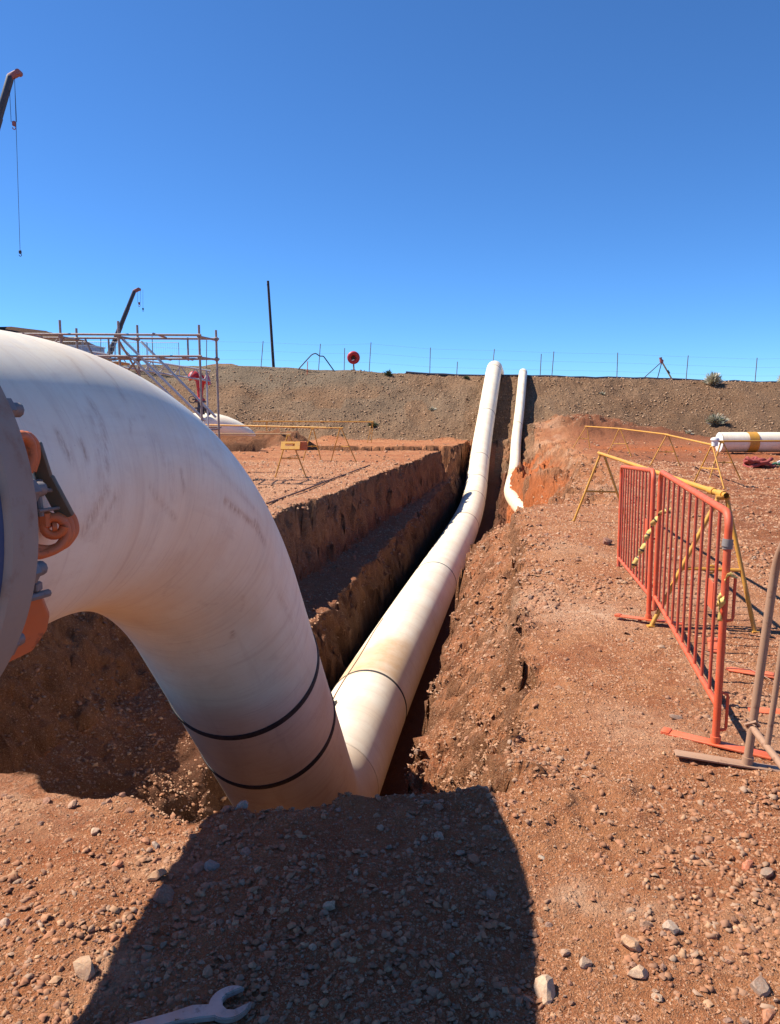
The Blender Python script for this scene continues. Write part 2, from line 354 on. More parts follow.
# ------------------------------------------------------------------ terrain height
CR_X = [-3000, -60, -25, -8.2, -4.5, -1.3, 2.5, 4.3, 10.5, 14.6, 19, 23.5, 60, 3000]
CR_Z = [5, 5.2, 4.55, 4.35, 4.1, 3.98, 3.74, 3.68, 3.6, 3.48, 3.36, 3.22, 2.9, 2.5]
SK = .165
def knots(c, ks, zs):
    out = np.array(zs[0], float) * np.ones_like(c)
    for i in range(len(ks) - 1):
        t = np.clip((c - ks[i]) / (ks[i + 1] - ks[i]), 0, 1); out = out + t * (zs[i + 1] - zs[i])
    return out
def height(x, y, fine=True):
    x = np.asarray(x, float); y = np.asarray(y, float)
    c0 = x - SK * np.minimum(y, 60)
    # gentle ground
    base = .022 * fbm(x * .45, y * .45, 3, 3)
    rough_r = sst(2.2, 3.4, c0)                                   # churned ground beyond the barriers
    edge = np.exp(-((c0 - .02) / .13) ** 2) * (y > 3.2)
    n1 = fbm(x * 2.2, y * 2.2, 5, 21, .55); n2 = fbm(x * 9, y * 9, 4, 31, .6)
    crest = np.interp(x, CR_X, CR_Z) + .04 * fbm(x * .8, y * .5, 3, 5)
    toe = 40.6 + .35 * fbm(x * .3, y * .05, 3, 8)
    slope = .45 * (y - toe) + .13 * fbm(x * .9, y * .6, 5, 9, .55)
    soft = lambda a, b, k: np.where(b > k, 0, 0)
    berm = np.minimum(np.maximum(slope, 0), crest)
    back = crest - .05 * np.clip(y - 60, 0, 60)
    berm = np.where(y > 56, np.minimum(berm, np.maximum(back, .5)), berm)
    z = base + berm
    # reddish mound on the toe, right of the small pipe, and spoil heaps behind the crest on the left
    m = .95 * np.exp(-((x - 10.2) / 2.3) ** 2 - ((y - 40.8) / 1.9) ** 2) + .5 * np.exp(-((x - 13.5) / 2.5) ** 2 - ((y - 40.2) / 1.3) ** 2)
    z = z + m * (1 + .25 * fbm(x * 1.2, y * 1.2, 4, 41))
    far = .85 * np.exp(-((x + 13.0) / 2.6) ** 2 - ((y - 62) / 3.5) ** 2) + np.interp(x, [-80, -60, -45, -36, -31, -27, -24], [0, 4.7, 5.6, 5.1, 4.4, 3.1, 0]) * np.exp(-((y - 72) / 6) ** 2)
    z = z + far * (1 + .12 * fbm(x * .5, y * .5, 4, 43))
    # ---- trench
    rag = .055 * fbm(x * 3.1, y * 3.1, 4, 51, .6) + .045 * fbm(x * 7, y * 7, 3, 53, .6) + .03 * fbm(x * .7, y * .7, 3, 52)
    c = c0 + rag
    fl = np.where(y < 7, -2.52, big_z(np.clip(y, 6.94, 50)) - .53)
    cL = np.interp(y, [3, 7, 9.2, 11.7, 20, 29, 36, 41], [-4.35, -4.25, -3.90, -3.68, -3.40, -3.12, -2.9, -2.5])
    wL = np.interp(y, [3, 7.5, 10, 40], [.62, .55, .24, .22])
    bz = np.interp(y, [3, 12, 34.8, 36.0, 40], [-1.2, -1.15, -1.15, -1.9, -1.2])
    nr_ = 1 - sst(5.2, 8.5, y)                                    # the pit under the bend has one long slope on the left
    ks = [cL, cL + wL, -2.70 + 0 * y, -2.48 + .08 * nr_, -2.40 + .15 * nr_, -.70 + 0 * y, -.68 + 0 * y, -.64 + 0 * y, -.32 + 0 * y, -.03 + 0 * y, .06 + 0 * y]
    bk = np.interp(y, [3, 6, 12], [-.80, -.72, -.62])
    zA = [0 * y, bz + .02 + .05 * nr_, bz - .06 - .60 * nr_, np.minimum(bz - .55, -1.2) - .45 * nr_, fl, fl, bk - .4, bk, bk * .60, bk * .30, 0 * y]
    bankn = .085 * fbm(x * 2.0, y * 2.0, 5, 61, .65)
    A = knots(c, ks, zA) + bankn * sst(-1.0, -.6, c) * (1 - sst(-.1, .3, c))
    cR = np.interp(y, [12.5, 14.4, 18, 22, 30, 36, 40.5], [.2, .95, 1.5, 2.05, 1.9, 1.5, 1.0])
    pz = np.interp(y, [12.5, 14, 27, 33, 36.5, 38.5, 40.8], [-1.6, -1.9, -2.05, -1.85, -1.3, -.75, -.02])
    ksB = ks[:6] + [-.65 + 0 * y, -.55 + 0 * y, .06 + 0 * y, np.maximum(cR, .3)]
    zB = zA[:6] + [np.minimum(pz, -.2) * 1.05, pz + .05, pz - .05, 0 * y]
    B = knots(c, ksB, zB) + .17 * fbm(x * 1.5, y * 1.1, 5, 62, .65) * sst(-.8, -.5, c) * (1 - sst(0, .4, c - cR))
    wB = sst(12.65, 13.15, y + .35 * fbm(x * 1.5, y * .2, 3, 63) - .25 * c)
    tr = A * (1 - wB) + B * wB
    lip = 3.02 + .05 * fbm(x * 2.5, y * 0, 3, 71) + np.interp(x, [-3, -1.9, -.8, .1, .5], [.34, .30, -.12, -.06, -.06])
    F = sst(0, .30, y - lip + .03 * fbm(x * 8, y * 8, 3, 72))
    tr = tr * F
    tr = tr - .24 * sst(0.02, .26, y - lip) * (1 - sst(3.9, 5.2, y)) * (1 - sst(.36, .56, x)) * (c > -.60)
    active = (y > 2.8) & (y < 42.5)
    # from the toe on only the slot under each pipe is left
    kk = sst(39.5, 40.8, y)
    inbig = (c > -2.35) & (c < -1.05)
    slot = np.where(inbig, fl, 9)
    z2 = z + np.where(tr < 0, tr, 0)
    z2 = np.where(y > 40.0, np.minimum(z + (tr * (1 - kk)), np.where(y < 48.5, slot, 9)), z2)
    cs = x - sm_x(np.clip(y, 26, 50)); sfl = sm_z(np.clip(y, 26, 50)) - .30
    z2 = np.where((y > 30) & (y < 48) & (np.abs(cs + .05) < .36 + .05 * fbm(x * 2, y * 2, 2, 77)), np.minimum(z2, sfl), z2)
    # cross trench in the left
    yc = y + .15 * fbm(x * .8, y * .8, 4, 81, .6)
    inx = sst(-3.9, -3.3, x) * (1 - sst(-2.98, -2.84, c))
    cross = -1.5 * sst(30.4, 30.6, yc) * (1 - sst(35.35, 35.55, yc)) * inx
    z2 = np.where(y < 37, np.minimum(z2, z + cross), z2)
    # pit under the pipe at the far left
    pit = -1.1 * sst(-9.8, -9.3, x) * (1 - sst(-5.6, -5.2, x)) * sst(29.5, 29.8, yc) * (1 - sst(33.6, 34.2, yc)) + .55 * sst(-10.2, -9.4, x) * (1 - sst(-4.4, -3.2, x)) * np.exp(-((y - 35.2) / .95) ** 2) * (1 + .5 * n2)
    z = np.where(active | (y >= 40), z2, z); z = z + pit
    csm = x - sm_x(np.clip(y, 22, 33))
    z = z + 1.05 * np.exp(-((csm - .25) / .30) ** 2) * 1.05 * sst(34.5, 32.5, y) * sst(22, 24, y)
    z = z + .11 * fbm(x * 3.1, y * 2.4, 5, 151, .65) * sst(12.8, 14, y) * sst(40, 37, y) * sst(-.9, -.6, c0) * (1 - sst(2.2, 2.8, c0))
    # relief
    flat = 1 - .55 * sst(.4, 1.0, c0) * (1 - rough_r) * sst(3.6, 5, y) - .4 * sst(-3.4, -4.2, c0) * (y > 9)
    z = z + (.013 * n1 + .0075 * n2) * flat * (1 + 1.2 * rough_r) + .038 * edge * n1
    clod = np.clip(fbm(x * 13, y * 13, 4, 161, .6) - .05, 0, .7) * np.clip(.25 + .9 * fbm(x * 1.4, y * 1.4, 3, 162), 0, 1)
    z = z + clod * (.020 + .035 * ((c0 < .15) & (c0 > -.8) & (y > 3.1)) + .012 * (y < 3)) * (y < 14) * np.where((c0 > .35) & (c0 < 2.3) & (y > 3.4), .35, 1)
    z = z + .022 * (1 - sst(.0, .35, np.abs(y - lip))) * fbm(x * 6, y * 6, 3, 91) * (c0 < .6)
    if fine:
        n3 = fbm(x * 34, y * 34, 3, 95, .6)
        z = z + (.0062 * np.maximum(n3, -.3) * flat + .0045 * np.clip(fbm(x * 16, y * 16, 3, 97, .6), 0, 2)) * (y < 9)
    return z
def hz(x, y): return float(height(np.array([x]), np.array([y]), False)[0])

def geo_steps(start, end, d0, ratio, dmax=1e9):
    out = [start]; d = d0
    while out[-1] < end: out.append(out[-1] + d); d = min(d * ratio, dmax)
    return out
def build_ground():
    def seg(a, b, d): return list(np.arange(a, b, d))
    cols = seg(-5.5, -4.1, .045) + seg(-4.1, -2.98, .03) + seg(-2.98, -2.25, .027) + seg(-2.25, -.98, .03) + seg(-.98, .3, .02) + seg(.3, 1.4, .025) + seg(1.4, 4, .045)
    right = geo_steps(4, 3200, .05, 1.03); left = [-v for v in geo_steps(5.5, 3200, .05, 1.032)][::-1]
    cols = np.unique(np.round(np.array(left + cols + right), 4))
    rows = list(np.arange(-8, 1.2, .12)) + list(np.arange(1.2, 4.3, .02))
    y = 4.3
    while y < 62: rows.append(y); y += max(.026, .0062 * y)
    rows += geo_steps(y, 3500, .5, 1.12)
    rows = np.unique(np.array(rows))
    Cg, Yg = np.meshgrid(cols, rows); X = Cg + SK * np.minimum(Yg, 60); X = np.where(Yg < 0, Cg, X)
    Z = height(X, Yg)
    dZy, dZx = np.gradient(Z); dx = np.gradient(X, axis=1); dy = np.gradient(Yg, axis=0)
    gx = dZx / dx; gy = dZy / dy - SK * (Yg < 60) * gx
    steep = np.clip(np.hypot(gx, gy) - .6, 0, 2.5) / 2.5
    near = (Yg < 42) & (Yg > 2.8)
    nn = (.5 * fbm((Yg + X) * 3.2, Z * 3.4, 4, 101, .6) + .35 * fbm(Yg * 11 + X * 7, Z * 12, 3, 102, .6)) * steep * near
    L = np.hypot(gx, gy) + 1e-6
    Xd = X - gx / L * nn * .11; Yd = Yg - gy / L * nn * .11; Zd = Z + .04 * fbm(X * 5, Yg * 5 + Z * 4, 3, 103) * steep * near
    nr, nc = X.shape; me = bpy.data.meshes.new('ground'); nv = nr * nc
    co = np.stack([Xd, Yd, Zd], -1).reshape(-1, 3).astype(np.float32)
    idx = np.arange(nv).reshape(nr, nc); q = np.stack([idx[:-1, :-1], idx[:-1, 1:], idx[1:, 1:], idx[1:, :-1]], -1).reshape(-1, 4)
    me.vertices.add(nv); me.vertices.foreach_set('co', co.ravel()); me.loops.add(q.size); me.loops.foreach_set('vertex_index', q.ravel().astype(np.int32))
    me.polygons.add(len(q)); me.polygons.foreach_set('loop_start', np.arange(0, q.size, 4, dtype=np.int32)); me.polygons.foreach_set('loop_total', np.full(len(q), 4, np.int32))
    me.update(calc_edges=True)
    me.polygons.foreach_set('use_smooth', np.ones(len(q), bool))
    # soil kinds, with some shade painted into the dark and red masks
    c0 = Cg; base = height(X, Yg, False)
    orange = ((Yg > 12.6) & (Yg < 36)) * sst(-.75, -.5, c0) * (1 - sst(1.6, 2.1, c0)) * sst(.25, .6, -Z) * sst(-.2, .1, fbm(X * .9 + 3, Yg * .5, 5, 115, .65) + .42)
    streak = np.exp(-((Yg - 31.5) / 2.2) ** 2) * sst(8.2, 9, X) * (1 - sst(17.5, 19.5, X)) + np.exp(-((Yg - 24 - .2 * X) / .8) ** 2) * sst(11, 12, X) * (1 - sst(20, 24, X)) * .7
    orange = np.clip(orange + streak, 0, 1)
    toe = 40.6
    bermm = sst(-.25, .35, (Yg - toe) * .45 + .25 * fbm(X * .6, Yg * .6, 3, 111)) * (Yg < 200)
    mound = np.exp(-((X - 10.2) / 2.8) ** 2 - ((Yg - 41) / 2.4) ** 2) + .8 * np.exp(-((X - 14) / 3.2) ** 2 - ((Yg - 40.3) / 1.6) ** 2)
    bermm = bermm * (1 - np.clip(mound * 1.3, 0, 1)); bermm = np.maximum(bermm, .55 * ((Yg > 36) & (Yg < 42) & (c0 > -1.1) & (c0 < .9)))
    def blob(x, y, rx, ry, a=1.): return a * np.exp(-((X - x) / rx) ** 2 - ((Yg - y) / ry) ** 2)
    pale = blob(1.55, 5.9, .55, .38) + blob(1.25, 6.5, .3, .3, .7) + blob(.62, 2.33, .10, .09, .9) + blob(.83, 2.25, .1, .06, .7) + blob(1.35, 2.2, .3, .12, .45) + blob(-1.6, 2.9, .5, .25, .5) + blob(-.8, 2.0, .09, .09, .9) + blob(-.8, 2.5, .15, .12, .5) + blob(13, 19, 1.6, .5, .5) + blob(11.5, 14.5, 1.2, .3, .5) + blob(-4.5, 14, 3, 5, .35) + blob(-2.3, 17, 1.2, 7, .3) + .55 * sst(.05, .6, fbm(X * .9, Yg * .7, 4, 171)) * sst(.2, .6, c0) * (1 - sst(2.0, 2.6, c0)) * (Yg > 2)
    mask = np.stack([orange, bermm, np.clip(pale, 0, 1), np.ones_like(X)], -1).reshape(-1, 4)
    dark = .55 * sst(-10.4, -9.6, X) * (1 - sst(-4.2, -3.0, X)) * np.exp(-((Yg - 34.6) / 1.5) ** 4) + .22 * rough(c0) + .85 * sst(-.9, -1.7, base) * (Yg < 40) * (c0 < -.3) + .33 * np.clip(mound * 1.2, 0, 1) + sst(-21, -24, X) * sst(-90, -80, X) * np.exp(-((Yg - 72) / 9) ** 4)  # besides dark soils, paints shade into the deep trench and far left pit
    olive = sst(46.3, 48.2, Yg + .6 * fbm(X * .4, Yg * .4, 3, 121)) * (1 - sst(54, 58, Yg)) * sst(3.5, -3, X) + .6 * blob(-1, 45, 9, 2.5) * (vn(X * .6, Yg * .6, 3) > 0)
    redm = .75 * sst(-.2, -.9, base) * (Yg < 40) + .8 * rough(c0) + .6 * (1 - sst(2.2, 3.3, Yg)) * sst(-.7, -.3, X) * (1 - sst(.3, .6, X)) + .25 * np.clip(mound, 0, 1) + .6 * blob(-13.5, 62, 6, 5)  # foreground patch deepens the pipe bend's cast shadow in colour
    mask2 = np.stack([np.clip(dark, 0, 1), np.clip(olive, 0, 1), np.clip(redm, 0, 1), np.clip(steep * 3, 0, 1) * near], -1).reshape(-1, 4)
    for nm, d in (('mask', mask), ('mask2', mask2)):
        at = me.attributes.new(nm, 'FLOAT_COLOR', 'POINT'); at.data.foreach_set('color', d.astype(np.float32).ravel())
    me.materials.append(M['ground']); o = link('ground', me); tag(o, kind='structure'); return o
def rough(c): return sst(2.2, 3.4, c)
GROUND = build_ground()

# ------------------------------------------------------------------ stones
def ico(sub=1):
    import bmesh
    bm = bmesh.new(); bmesh.ops.create_icosphere(bm, subdivisions=sub, radius=1)
    v = np.array([p.co[:] for p in bm.verts]); f = np.array([[q.index for q in p.verts] for p in bm.faces]); bm.free(); return v, f
IV1, IF1 = ico(1); IV2, IF2 = ico(2)
def rock_mesh(name, mat, seed, sub=2, flat=.7, ang=.35):
    rg = np.random.default_rng(seed); v = (IV2 if sub == 2 else IV1).copy(); f = IF2 if sub == 2 else IF1
    for k in range(13):                                    # chop with random planes: angular stone
        n = rg.normal(size=3); n /= np.linalg.norm(n); d = rg.uniform(.48, .85); t = v @ n
        v = v - np.outer(np.clip(t - d, 0, None), n)
    v = v * (1 + rg.normal(size=(len(v), 1)) * .03)
    v = v * np.array([rg.uniform(.8, 1.15), rg.uniform(.7, 1.0), flat * rg.uniform(.75, 1.1)])
    me = bpy.data.meshes.new(name); me.from_pydata(v.tolist(), [], f.tolist()); me.materials.append(M[mat])
    me.polygons.foreach_set('use_smooth', [True] * len(f)); me.set_sharp_from_angle(angle=R(20)); me.update(); return me
STONES = [rock_mesh('stone', 'stone', 100 + i, 1 if i > 3 else 2, .72) for i in range(8)]
def in_view(x, y): return abs(x) < .56 * (y + .2)
placed = []
def put_stone(x, y, r):
    o = link('stone', STONES[random.randrange(8)], GROUND)
    o.location = (x, y, hz(x, y) + r * .15); o.scale = (r, r, r * random.uniform(.75, 1)); o.rotation_euler = (random.uniform(-.5, .5), random.uniform(-.5, .5), random.uniform(0, 6.3))
    placed.append((x, y, r))
def ok_spot(x, y):
    if not in_view(x, y): return False
    c = x - SK * y
    if y > 3.0 and -4.7 < c < -.7 : return False
    return True
zones = [  # (count, x range, y range, radius range)
    (60, (.30, 1.25), (1.75, 2.25), (.009, .026)), (44, (-.78, .5), (2.86, 3.0), (.012, .034)), (40, (-.55, .35), (1.85, 2.85), (.010, .034)), (28, (-1.5, -.5), (1.95, 2.95), (.007, .018)),
    (16, (.5, 2.0), (2.3, 3.6), (.008, .018)), (16, (-2.1, -.9), (2.85, 3.3), (.014, .032)), (34, (.1, .65), (3.3, 5.0), (.014, .035)),
    (16, (.6, 1.4), (5, 8), (.02, .045)), (14, (1.6, 2.3), (7.5, 11), (.03, .06)), (16, (2.6, 4.5), (8, 13), (.03, .07))]
cnt = 0
for n, xr, yr, rr in zones:
    k = 0; tries = 0
    while k < n and tries < n * 30:
        tries += 1; x = random.uniform(*xr); y = random.uniform(*yr)
        if not ok_spot(x, y): continue
        put_stone(x, y, rr[0] + (rr[1] - rr[0]) * random.random() ** 2.2); k += 1; cnt += 1

PAL = np.array([.86, .70, .52]) * np.array([(0.33, 0.15, 0.09), (0.42, 0.25, 0.17), (0.30, 0.22, 0.19), (0.38, 0.17, 0.10), (0.52, 0.40, 0.30), (0.22, 0.13, 0.11), (0.40, 0.21, 0.13), (0.28, 0.13, 0.085), (0.34, 0.32, 0.31)])
PALB = np.array([1.05, .95, .78]) * np.array([(0.36, 0.29, 0.22), (0.26, 0.2, 0.15), (0.44, 0.37, 0.29), (0.17, 0.13, 0.10), (0.30, 0.2, 0.13), (0.22, 0.19, 0.15)])
def gravel_object(name, pts, rad, pal, label, cat, seed, sub='oct', pn=None):
    rg = np.random.default_rng(seed); n = len(pts)
    if sub == 'oct':
        bv = np.array([(1, 0, 0), (0, 1, 0), (-1, 0, 0), (0, -1, 0), (0, 0, 1), (.7, .7, .5), (-.7, .6, .45), (-.6, -.7, .5), (.7, -.65, .45)]) * .95
        bf = np.array([(0, 5, 4), (5, 1, 4), (1, 6, 4), (6, 2, 4), (2, 7, 4), (7, 3, 4), (3, 8, 4), (8, 0, 4), (0, 1, 5), (1, 2, 6), (2, 3, 7), (3, 0, 8)])
    else: bv, bf = IV1, IF1
    nb = len(bv)
    V = np.repeat(bv[None], n, 0) * (1 + rg.normal(size=(n, nb, 1)) * .27)
    V *= np.stack([rg.uniform(.75, 1.25, n), rg.uniform(.65, 1.1, n), rg.uniform(.45, .95, n)], -1)[:, None]
    a = rg.uniform(0, 6.283, n); tx = rg.normal(size=n) * .35
    cx, sx = np.cos(tx)[:, None], np.sin(tx)[:, None]; y1 = V[..., 1] * cx - V[..., 2] * sx; z1 = V[..., 1] * sx + V[..., 2] * cx; V[..., 1] = y1; V[..., 2] = z1
    ca, sa = np.cos(a)[:, None], np.sin(a)[:, None]; x1 = V[..., 0] * ca - V[..., 1] * sa; y1 = V[..., 0] * sa + V[..., 1] * ca; V[..., 0] = x1; V[..., 1] = y1
    V = V * rad[:, None, None] + pts[:, None]; V = V.reshape(-1, 3)
    F = (bf[None] + (np.arange(n) * nb)[:, None, None]).reshape(-1, 3)
    me = bpy.data.meshes.new(name); me.vertices.add(len(V)); me.vertices.foreach_set('co', V.astype(np.float32).ravel())
    me.loops.add(F.size); me.loops.foreach_set('vertex_index', F.ravel().astype(np.int32)); me.polygons.add(len(F))
    me.polygons.foreach_set('loop_start', np.arange(0, F.size, 3, dtype=np.int32)); me.polygons.foreach_set('loop_total', np.full(len(F), 3, np.int32)); me.update(calc_edges=True)
    col = pal[rg.integers(0, len(pal), n)] * rg.uniform(.75, 1.2, (n, 1)); col = np.repeat(np.c_[col, np.ones(n)], nb, 0)
    at = me.attributes.new('tint', 'FLOAT_COLOR', 'POINT'); at.data.foreach_set('color', col.astype(np.float32).ravel())
    me.materials.append(M['gravel']); o = link(name, me); return tag(o, label, cat, kind='stuff')
def scatter(n, ylo, yhi, xf, seed, rlo, rhi, p=2.5, keep=None):
    rg = np.random.default_rng(seed); u = rg.random(n); y = ylo * (yhi / ylo) ** u; w = xf * (y + .25); x = rg.uniform(-1, 1, n) * w
    r = (rlo + (rhi - rlo) * rg.random(n) ** p) * (y / ylo) ** .55
    if keep is not None: k = keep(x, y, rg); x, y, r = x[k], y[k], r[k]
    z = height(x, y, False); return np.c_[x, y, z + r * .12], r
def keep_near(x, y, rg):
    c = x - SK * y; cl = fbm(x * 1.7, y * 1.7, 3, 131) 
    d = .42 + 1.0 * cl + .35 * np.exp(-((c + .1) / .35) ** 2) * (y > 3) + .5 * ((y < 2.4) & (x > .2)) + .45 * ((np.abs(x + .05) < .5) & (y < 2.9)) - .5 * ((c > .4) & (c < 2.3) & (y > 2.7))
    steep = (y > 3) & (((c > -2.5) & (c < -.72)))
    return (rg.random(len(x)) < np.clip(d, .06, 1)) & ~steep
P1, r1 = scatter(82000, 1.65, 9, .56, 1, .0011, .0140, 5.5, keep_near)
gravel_object('gravel', P1, r1, PAL, 'fine loose gravel and grit strewn over the red ground near the trench', 'gravel', 5)
def grit(n, seed, ylo, yhi):
    rg = np.random.default_rng(seed); y = ylo * (yhi / ylo) ** rg.random(n); x = rg.uniform(-1, 1, n) * .56 * (y + .25)
    c = x - SK * y; k = ~((y > 3) & (c > -2.6) & (c < -.70)) & (rg.random(n) < np.clip(.62 + .7 * fbm(x * 2.3, y * 2.3, 4, 133), .15, 1)); x, y = x[k], y[k]; n = len(x)
    r = (.0013 + .0034 * rg.random(n) ** 2.2) * (y / 1.65) ** .9; z = height(x, y)
    bv = np.array([(1, 0, -.2), (-.5, .87, -.2), (-.5, -.87, -.2), (.05, .05, .8)]); bf = np.array([(0, 1, 3), (1, 2, 3), (2, 0, 3)])
    V = np.repeat(bv[None], n, 0) * (1 + rg.normal(size=(n, 4, 1)) * .25); a = rg.uniform(0, 6.283, n); ca, sa = np.cos(a)[:, None], np.sin(a)[:, None]
    x1 = V[..., 0] * ca - V[..., 1] * sa; y1 = V[..., 0] * sa + V[..., 1] * ca; V[..., 0] = x1; V[..., 1] = y1; V[:, 3, :2] += rg.normal(size=(n, 2)) * .35
    V = (V * r[:, None, None] * np.array([1, 1, .9]) + np.c_[x, y, z][:, None]).reshape(-1, 3); F = (bf[None] + (np.arange(n) * 4)[:, None, None]).reshape(-1, 3)
    me = bpy.data.meshes.new('grit'); me.vertices.add(len(V)); me.vertices.foreach_set('co', V.astype(np.float32).ravel()); me.loops.add(F.size); me.loops.foreach_set('vertex_index', F.ravel().astype(np.int32))
    me.polygons.add(len(F)); me.polygons.foreach_set('loop_start', np.arange(0, F.size, 3, dtype=np.int32)); me.polygons.foreach_set('loop_total', np.full(len(F), 3, np.int32)); me.update(calc_edges=True)
    pal = np.array([(.42, .22, .12), (.36, .16, .085), (.28, .12, .065), (.50, .32, .20), (.19, .09, .055), (.40, .26, .17), (.33, .14, .07), (.44, .23, .12)])
    col = pal[rg.integers(0, len(pal), n)] * rg.uniform(.75, 1.2, (n, 1)); col = np.repeat(np.c_[col, np.ones(n)], 4, 0); at = me.attributes.new('tint', 'FLOAT_COLOR', 'POINT'); at.data.foreach_set('color', col.astype(np.float32).ravel())
    me.materials.append(M['gravel']); o = link('grit', me); return tag(o, 'tiny crumbs of earth and grit covering the bare ground round the trench', 'grit', kind='stuff')
grit(270000, 77, 1.62, 24)
P2, r2 = scatter(30000, 6, 38, .56, 2, .004, .030, 4.5, keep_near)
gravel_object('gravel', P2, r2, PAL, 'coarse loose gravel scattered over the wide red site behind the barriers', 'gravel', 6)
rg = np.random.default_rng(3); nB = 46000
xb = rg.uniform(-30, 34, nB); yb = rg.uniform(40.3, 49.5, nB); rb = .016 + .06 * rg.random(nB) ** 5
kb = (rg.random(nB) < np.clip(.55 + .6 * fbm(xb * .7, yb * .7, 3, 141), .08, 1)) & (np.abs(xb - big_x(yb)) > .5) & (np.abs(xb - sm_x(yb)) > .4)
xb, yb, rb = xb[kb], yb[kb], rb[kb]
gravel_object('rubble', np.c_[xb, yb, height(xb, yb, False) + rb * .2], rb, PALB, 'pale rubble stones covering the slope of the far embankment', 'rubble', 7)
# rubble clinging in the excavation walls and on the bench
nW = 7000; yw = 3.3 * (30 / 3.3) ** rg.random(nW); cw = rg.uniform(-4.6, -2.45, nW); xw = cw + SK * yw; rw = (.004 + .012 * rg.random(nW) ** 5) * (yw / 5) ** .5
kw = height(xw, yw, False) < -.15
gravel_object('gravel', np.c_[xw, yw, height(xw, yw, False)][kw], rw[kw], PAL * np.array([.5, .45, .44]), 'crumbled soil and stones lying on the bench and wall left of the pipe', 'gravel', 8)

# ------------------------------------------------------------------ big pipes
def poly_resample(P, step):
    P = np.asarray(P, float); d = np.r_[0, np.cumsum(np.linalg.norm(np.diff(P, axis=0), axis=1))]
    n = max(2, int(d[-1] / step) + 1); t = np.linspace(0, d[-1], n)
    return np.stack([np.interp(t, d, P[:, i]) for i in range(3)], -1)
def pipe_section(name, path, r, seg, s0, dustf, strokes, parent, frame0=None, endcap=False):
    P = np.asarray(path, float); T, A, B = frames(P); n = len(P)
    # the horizontal side vector keeps angles comparable from section to section
    A = np.cross(T, [0, 0, 1.]); A /= np.linalg.norm(A, axis=1, keepdims=True); B = np.cross(A, T)
    sl = s0 + np.r_[0, np.cumsum(np.linalg.norm(np.diff(P, axis=0), axis=1))]
    th = np.linspace(-np.pi, np.pi, seg, endpoint=False)
    nx = np.cos(th)[None, :, None] * A[:, None] + np.sin(th)[None, :, None] * B[:, None]
    V = (P[:, None] + r * nx)
    S, TH = np.meshgrid(sl, th, indexing='ij')
    dust = np.clip(dustf(V[..., 0], V[..., 1], V[..., 2], S, TH), 0, 1)
    sc = np.zeros_like(S)
    for (pts, w, a) in strokes:
        d = np.full_like(S, 9.)
        for (p, q) in zip(pts[:-1], pts[1:]):
            ax, ay = p[0], p[1] * r; bx, by = q[0], q[1] * r; px, py = S, TH * r
            L2 = (bx - ax) ** 2 + (by - ay) ** 2 + 1e-9; t = np.clip(((px - ax) * (bx - ax) + (py - ay) * (by - ay)) / L2, 0, 1)
            d = np.minimum(d, np.hypot(px - ax - t * (bx - ax), py - ay - t * (by - ay)))
        sc = np.maximum(sc, a * np.exp(-(d / w) ** 2))
    idx = np.arange(n * seg).reshape(n, seg); nxt = np.roll(idx, -1, 1)
    q = np.stack([idx[:-1], idx[1:], nxt[1:], nxt[:-1]], -1).reshape(-1, 4)
    me = bpy.data.meshes.new(name); V = V.reshape(-1, 3).astype(np.float32)
    me.vertices.add(len(V)); me.vertices.foreach_set('co', V.ravel()); me.loops.add(q.size); me.loops.foreach_set('vertex_index', q.ravel().astype(np.int32))
    me.polygons.add(len(q)); me.polygons.foreach_set('loop_start', np.arange(0, q.size, 4, dtype=np.int32)); me.polygons.foreach_set('loop_total', np.full(len(q), 4, np.int32)); me.update(calc_edges=True)
    me.polygons.foreach_set('use_smooth', np.ones(len(q), bool))
    uvx = np.stack([S, (TH + np.pi) * r], -1).reshape(-1, 2)[q.ravel()]
    # close the seam in the texture coordinates
    kk = (q % seg); wrap = (np.abs(kk[:, [0]] - kk[:, [3]]) > 1).repeat(4, 1) & (kk == 0); uvx[wrap.ravel(), 1] = 2 * np.pi * r
    uvl = me.uv_layers.new(name='UVMap'); uvl.data.foreach_set('uv', uvx.astype(np.float32).ravel())
    for nm, d in (('dust', dust), ('scuff', sc)):
        at = me.attributes.new(nm, 'FLOAT', 'POINT'); at.data.foreach_set('value', d.astype(np.float32).ravel())
    me.materials.append(M['pipe']); o = link(name, me, parent); o.matrix_parent_inverse = Matrix.Translation(-parent.location) if parent else Matrix(); return o
def wlink(o, parent):
    o.parent = parent
    o.matrix_parent_inverse = Matrix.Translation(-parent.location); return o
def band(P, T, r, w, name, parent, mat='black_rubber', seg=96):
    P = np.asarray(P); T = np.asarray(T) / np.linalg.norm(T); b = MB()
    pts = [P - T * w / 2 * 1.001, P - T * w / 2, P - T * w * .3, P + T * w * .3, P + T * w / 2, P + T * w / 2 * 1.001]
    b.tube(pts, [r - .004, r + .002, r + .005, r + .005, r + .002, r - .004], seg, cap=False)
    return wlink(b.build(name, mat), parent)

